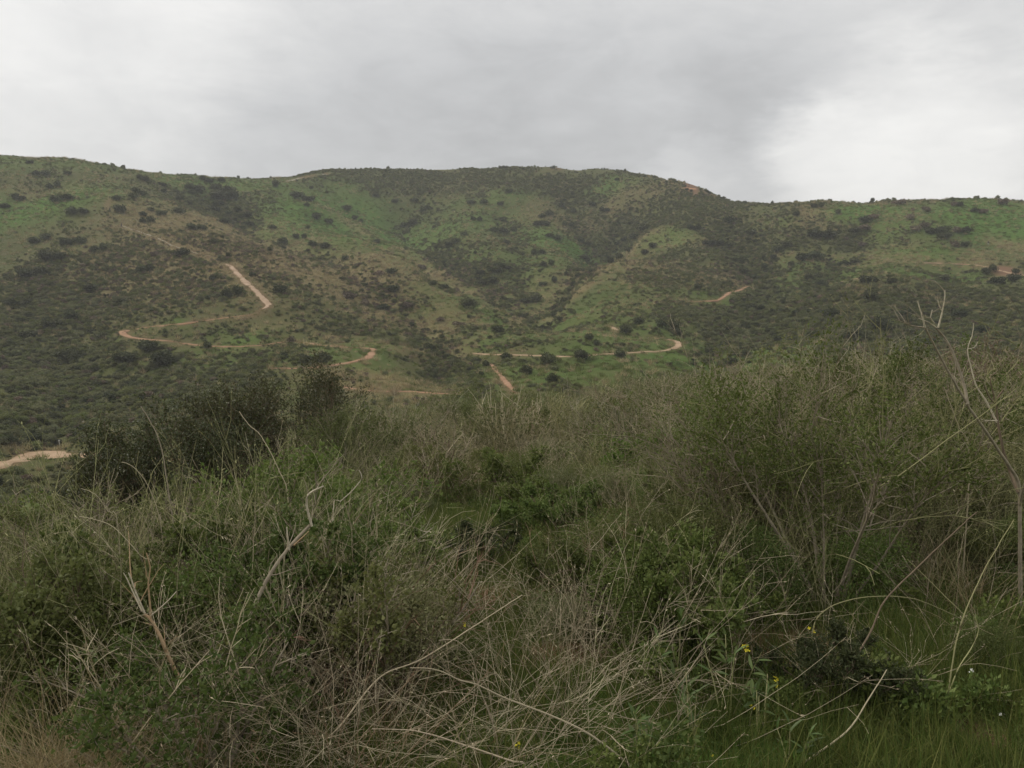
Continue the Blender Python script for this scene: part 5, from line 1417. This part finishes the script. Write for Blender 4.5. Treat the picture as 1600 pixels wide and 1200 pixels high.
LM['fresh2'] = leaf_mat('lance_leaf', (.072, .120, .026), (.110, .160, .042), trans=.3, rough=.45, spec=.4)
leaf_me = lance_leaf()
for k, (px, d, h, n_, lab) in enumerate((
        (1100, 3.75, .34, 34, 'leafy plant with long narrow leaves at the bottom edge right of centre'),
        (1155, 4.05, .46, 30, 'tallest long leaved plant below the yellow flowers'),
        (1015, 3.6, .24, 26, 'low long leaved plant left of the others at the bottom edge'),
        (1225, 3.85, .26, 26, 'long leaved plant below the curving brown branch'),
        (1075, 4.3, .40, 26, 'long leaved plant half hidden behind the others by dry stems'),
        (1280, 3.55, .2, 22, 'smallest long leaved plant at the bottom edge below the low dark bush'))):
    g_ = np.random.default_rng(900 + k)
    b = ground_at(px, d); root = empty('leafy_plant', tuple(b)); tag(root, lab, 'plant', 'plants with long narrow leaves')
    ns = 4
    lines = grow(g_, np.concatenate([g_.normal(0, .035, (ns, 2)), np.zeros((ns, 1))], 1), rnd_dir(g_, ns, 4, 26), h * (.7 + .4 * g_.random(ns)), 5, .15)
    for l in lines:
        V, F = tube(l[None], .004, .002, 4)
        link('stem', np_mesh('stem', V, [F], [LM['greenstalk']]), root)
    p, dd, i, t = pick(g_, lines, n_, .25, 1.0)
    for q in range(n_):
        o = link('leaf', leaf_me, root)
        a = g_.random() * 6.283; el = .25 + .9 * t[q] * g_.random() + (.4 if t[q] > .9 else 0)
        o.location = tuple(p[q]); o.rotation_euler = (g_.normal(0, .3), -el, a)
        s = (.05 + .05 * g_.random()); o.scale = (s, s * .95, s)

# ------------------------------------------------------------------ flowers
petal_y = plain_mat('yellow_petal', (.82, .70, .03)); petal_w = plain_mat('white_petal', (.80, .80, .74))


def flower_mesh(mat, s):
    V, F = [], []
    for q in range(4):
        a = q * math.pi / 2
        for (u_, v_, w_) in ((0, 0, 0), (.6, -.38, .12), (1.0, 0, .2), (.6, .38, .12)):
            V.append((s * (u_ * math.cos(a) - v_ * math.sin(a)), s * (u_ * math.sin(a) + v_ * math.cos(a)), s * w_))
        F.append([4 * q, 4 * q + 1, 4 * q + 2, 4 * q + 3])
    return np_mesh('flower', np.array(V), [np.array(F)], [mat])


fy, fw = flower_mesh(petal_y, .009), flower_mesh(petal_w, .009)
for k, (px, py, d, n_, me, lab) in enumerate((
        (1166, 1008, 4.1, 9, fy, 'yellow flower spike on a thin stem above the long leaved plants, tallest of two'),
        (1214, 1063, 4.0, 7, fy, 'yellow flower cluster on a thin stem beside the curving brown branch'),
        (1271, 984, 4.7, 4, fy, 'small yellow flower cluster in front of the bare trunks'),
        (809, 1167, 3.5, 5, fy, 'yellow flower cluster at the bottom edge under the arching pale stem'),
        (1119, 1191, 3.5, 3, fy, 'tiny yellow flower at the bottom edge among long narrow leaves'),
        (1176, 1104, 3.85, 3, fy, 'tiny yellow flower just below the flower cluster by the brown branch'),
        (1003, 857, 5.8, 4, fy, 'lone yellow flower in the russet tangle'),
        (728, 980, 4.6, 2, fy, 'tiny yellow flower by the pale stick near the red soil'),
        (1518, 1050, 4.1, 4, fw, 'white flower cluster in the grass at the right'),
        (1566, 1117, 3.8, 3, fw, 'small white flower in the bottom right grass, upper of two'),
        (1558, 1153, 3.7, 2, fw, 'small white flower in the bottom right grass, lower of two'))):
    g_ = np.random.default_rng(950 + k)
    top = at(px, py, d); zg = float(zat(top[0], top[1])); base = np.array([top[0] + .02, top[1] + .03, zg - .02])
    root = empty('wild_flower', tuple(base)); tag(root, lab, 'flower')
    pts = smooth_line([base - base, (base + top) / 2 + [g_.normal(0, .02), 0, 0] - base, top - base], .04)
    V, F = tube(pts[None], .0022, .0014, 4)
    link('stem', np_mesh('stem', V, [F], [LM['greenstalk']]), root)
    for q in range(n_):
        o = link('flower', me, root)
        o.location = tuple(top - base + g_.normal(0, .008, 3) + np.array([0, 0, -.005 * q + .01]))
        o.rotation_euler = (g_.uniform(.2, 1.4), g_.normal(0, .3), g_.uniform(0, 6.283)); s = g_.uniform(.8, 1.25); o.scale = (s, s, s)

# ------------------------------------------------------------------ stones on the bare soil
stone_m = plain_mat('pale_stone', (.46, .38, .30), .9)
for k, (px, py, d, s, lab) in enumerate(((1256, 1052, 0, .028, 'pale pebble on the red soil left of the trunks'), (1590, 1018, 0, .05, 'pale pinkish stone on bare soil at the right edge'),
                                         (774, 948, 0, .03, 'white pebble on the red soil in the centre'), (735, 915, 0, .025, 'small white pebble at the back of the central red soil'),
                                         (1322, 1024, 0, .03, 'round pale pebble between the bare trunks'))):
    P0 = hit([px], [py])[0]; g_ = np.random.default_rng(980 + k)
    th = np.linspace(0, 2 * math.pi, 9)[:-1]; V = []
    for zz, rr in ((-.35, .7), (0, 1), (.35, .85), (.6, .45)):
        for a in th: V.append((math.cos(a) * rr * (1 + g_.normal(0, .09)), math.sin(a) * rr * .8 * (1 + g_.normal(0, .09)), zz * .8 + g_.normal(0, .05)))
    V.append((0, 0, .56))
    F4 = [(8 * b + a, 8 * b + (a + 1) % 8, 8 * b + 8 + (a + 1) % 8, 8 * b + 8 + a) for b in range(3) for a in range(8)]
    F3 = [(24 + a, 24 + (a + 1) % 8, 32) for a in range(8)]
    o = link('stone', np_mesh('stone', np.array(V) * s, [np.array(F4), np.array(F3)], [stone_m], smooth=True), None, (P0[0], P0[1], P0[2] + s * .1))
    tag(o, lab, 'stone')

# ------------------------------------------------------------------ walkers far off, and a marker post
def cloth_mat(name, top_c, low_c):
    m, nt, N, L = new_mat(name)
    out = N('ShaderNodeOutputMaterial'); p = N('ShaderNodeBsdfPrincipled'); p.inputs['Roughness'].default_value = .9
    tc = N('ShaderNodeTexCoord'); sp = N('ShaderNodeSeparateXYZ'); L(tc.outputs['Object'], sp.inputs[0])
    rp = N('ShaderNodeValToRGB'); rp.color_ramp.interpolation = 'CONSTANT'
    mr = N('ShaderNodeMapRange'); mr.inputs[2].default_value = 2.0; L(sp.outputs[2], mr.inputs[0]); L(mr.outputs[0], rp.inputs[0])
    e = rp.color_ramp.elements
    e[0].position = 0; e[0].color = (.03, .025, .02, 1); e[1].position = .05; e[1].color = (*low_c, 1)
    for pos, c in ((.49, top_c), (.735, (.42, .27, .19))):
        q = e.new(pos); q.color = (*c, 1)
    L(rp.outputs[0], p.inputs['Base Color']); L(p.outputs[0], out.inputs[0])
    return m


hair_m = plain_mat('dark_hair', (.02, .016, .012))


def person(px, py, label, top_c, low_c, heading, seed):
    """px,py: where the feet stand"""
    P0 = hit([px], [py])[0]
    root = empty('person', tuple(P0)); root.rotation_euler = (0, 0, heading); tag(root, label, 'person', 'walkers on the paths')
    J = dict(pelvis=(0, 0, .95), chest=(0, .01, 1.30), neck=(0, .01, 1.50), head=(0, .03, 1.60), crown=(0, .03, 1.70),
             hl=(.10, 0, .90), kl=(.11, .16, .52), al=(.11, .06, .10), tl=(.11, .22, .05), hr=(-.10, 0, .90), kr=(-.11, -.04, .50), ar=(-.11, -.28, .14), tr=(-.11, -.16, .05),
             sl=(.19, 0, 1.42), el=(.25, -.08, 1.14), wl=(.24, .05, .92), fl=(.23, .10, .84), sr=(-.19, 0, 1.42), er=(-.25, .06, 1.14), wr=(-.24, .22, .98), fr=(-.23, .29, .92))
    rad = dict(pelvis=.15, chest=.16, neck=.06, head=.095, crown=.08, hl=.10, kl=.065, al=.045, tl=.04, hr=.10, kr=.065, ar=.045, tr=.04, sl=.075, el=.045, wl=.032, fl=.035, sr=.075, er=.045, wr=.032, fr=.035)
    E = [('pelvis', 'chest'), ('chest', 'neck'), ('neck', 'head'), ('head', 'crown'), ('pelvis', 'hl'), ('hl', 'kl'), ('kl', 'al'), ('al', 'tl'), ('pelvis', 'hr'), ('hr', 'kr'), ('kr', 'ar'), ('ar', 'tr'),
         ('chest', 'sl'), ('sl', 'el'), ('el', 'wl'), ('wl', 'fl'), ('chest', 'sr'), ('sr', 'er'), ('er', 'wr'), ('wr', 'fr')]
    names = list(J); me = bpy.data.meshes.new('body')
    me.from_pydata([J[k] for k in names], [(names.index(a), names.index(b)) for a, b in E], [])
    me.materials.append(cloth_mat('clothes', top_c, low_c))
    o = link('body', me, root)
    o.modifiers.new('skin', 'SKIN'); ss = o.modifiers.new('smooth', 'SUBSURF'); ss.levels = 1; ss.render_levels = 1
    for v, k in zip(me.skin_vertices[0].data, names):
        v.radius = (rad[k], rad[k] * (.75 if k in ('pelvis', 'chest') else 1)); v.use_root = (k == 'pelvis')
    V, F = [], []
    for b in range(4):
        for a in range(8):
            ph = b / 3 * 1.45; V.append((.105 * math.cos(a * .785) * math.cos(ph), .015 + .115 * math.sin(a * .785) * math.cos(ph), 1.66 + .115 * math.sin(ph)))
    F = [(8 * b + a, 8 * b + (a + 1) % 8, 8 * b + 8 + (a + 1) % 8, 8 * b + 8 + a) for b in range(3) for a in range(8)]
    link('hair', np_mesh('hair', np.array(V), [np.array(F)], [hair_m], smooth=True), root)
    return root


person(172, 331, 'walker in dark clothes higher up the crest path of the left spur', (.02, .02, .022), (.025, .025, .03), 2.6, 1)
person(190, 356, 'walker in dark clothes lower down the crest path of the left spur', (.03, .03, .025), (.02, .02, .025), 2.6, 2)
person(1070.5, 289.5, 'left one of two figures standing on orange soil at the skyline', (.03, .03, .03), (.03, .03, .035), 1.0, 3)
person(1076.5, 292, 'right one of two figures standing on orange soil at the skyline', (.06, .04, .04), (.03, .03, .035), 4.0, 4)
person(1544, 384, 'figure in black top and pale trousers on the right hill', (.012, .012, .014), (.40, .38, .35), 2.0, 5)

P0 = hit([93], [697])[0]
root = empty('marker_post', tuple(P0)); tag(root, 'short pale marker post beside the dirt road at the left', 'post')
pm = plain_mat('pale_post', (.42, .42, .38))


def box(a, b):
    x0, y0, z0 = a; x1, y1, z1 = b
    V = np.array([(x0, y0, z0), (x1, y0, z0), (x1, y1, z0), (x0, y1, z0), (x0, y0, z1), (x1, y0, z1), (x1, y1, z1), (x0, y1, z1)], float)
    return V, np.array([(0, 3, 2, 1), (4, 5, 6, 7), (0, 1, 5, 4), (1, 2, 6, 5), (2, 3, 7, 6), (3, 0, 4, 7)])


V, F = box((-.05, -.05, -.1), (.05, .05, .8)); link('post', np_mesh('post', V, [F], [pm]), root)
V, F = box((-.11, -.075, .55), (.11, -.052, .86)); link('sign_plate', np_mesh('sign_plate', V, [F], [pm]), root)

# ------------------------------------------------------------------ the moist air between here and the hills
hz, nt, N, L = new_mat('moist_air')
out = N('ShaderNodeOutputMaterial'); pv = N('ShaderNodeVolumePrincipled')
pv.inputs['Color'].default_value = (.93, .945, .96, 1); pv.inputs['Density'].default_value = HAZE_DENSITY; pv.inputs['Anisotropy'].default_value = .1
L(pv.outputs[0], out.inputs['Volume'])
V, F = box((-3100, -3100, float(ZZ.min()) - 1.5), (3100, 3100, float(ZZ.max()) + 6))
tag(link('haze', np_mesh('haze', V, [F], [hz])), 'thin moist air that pales the far ridge', 'haze', kind='stuff')
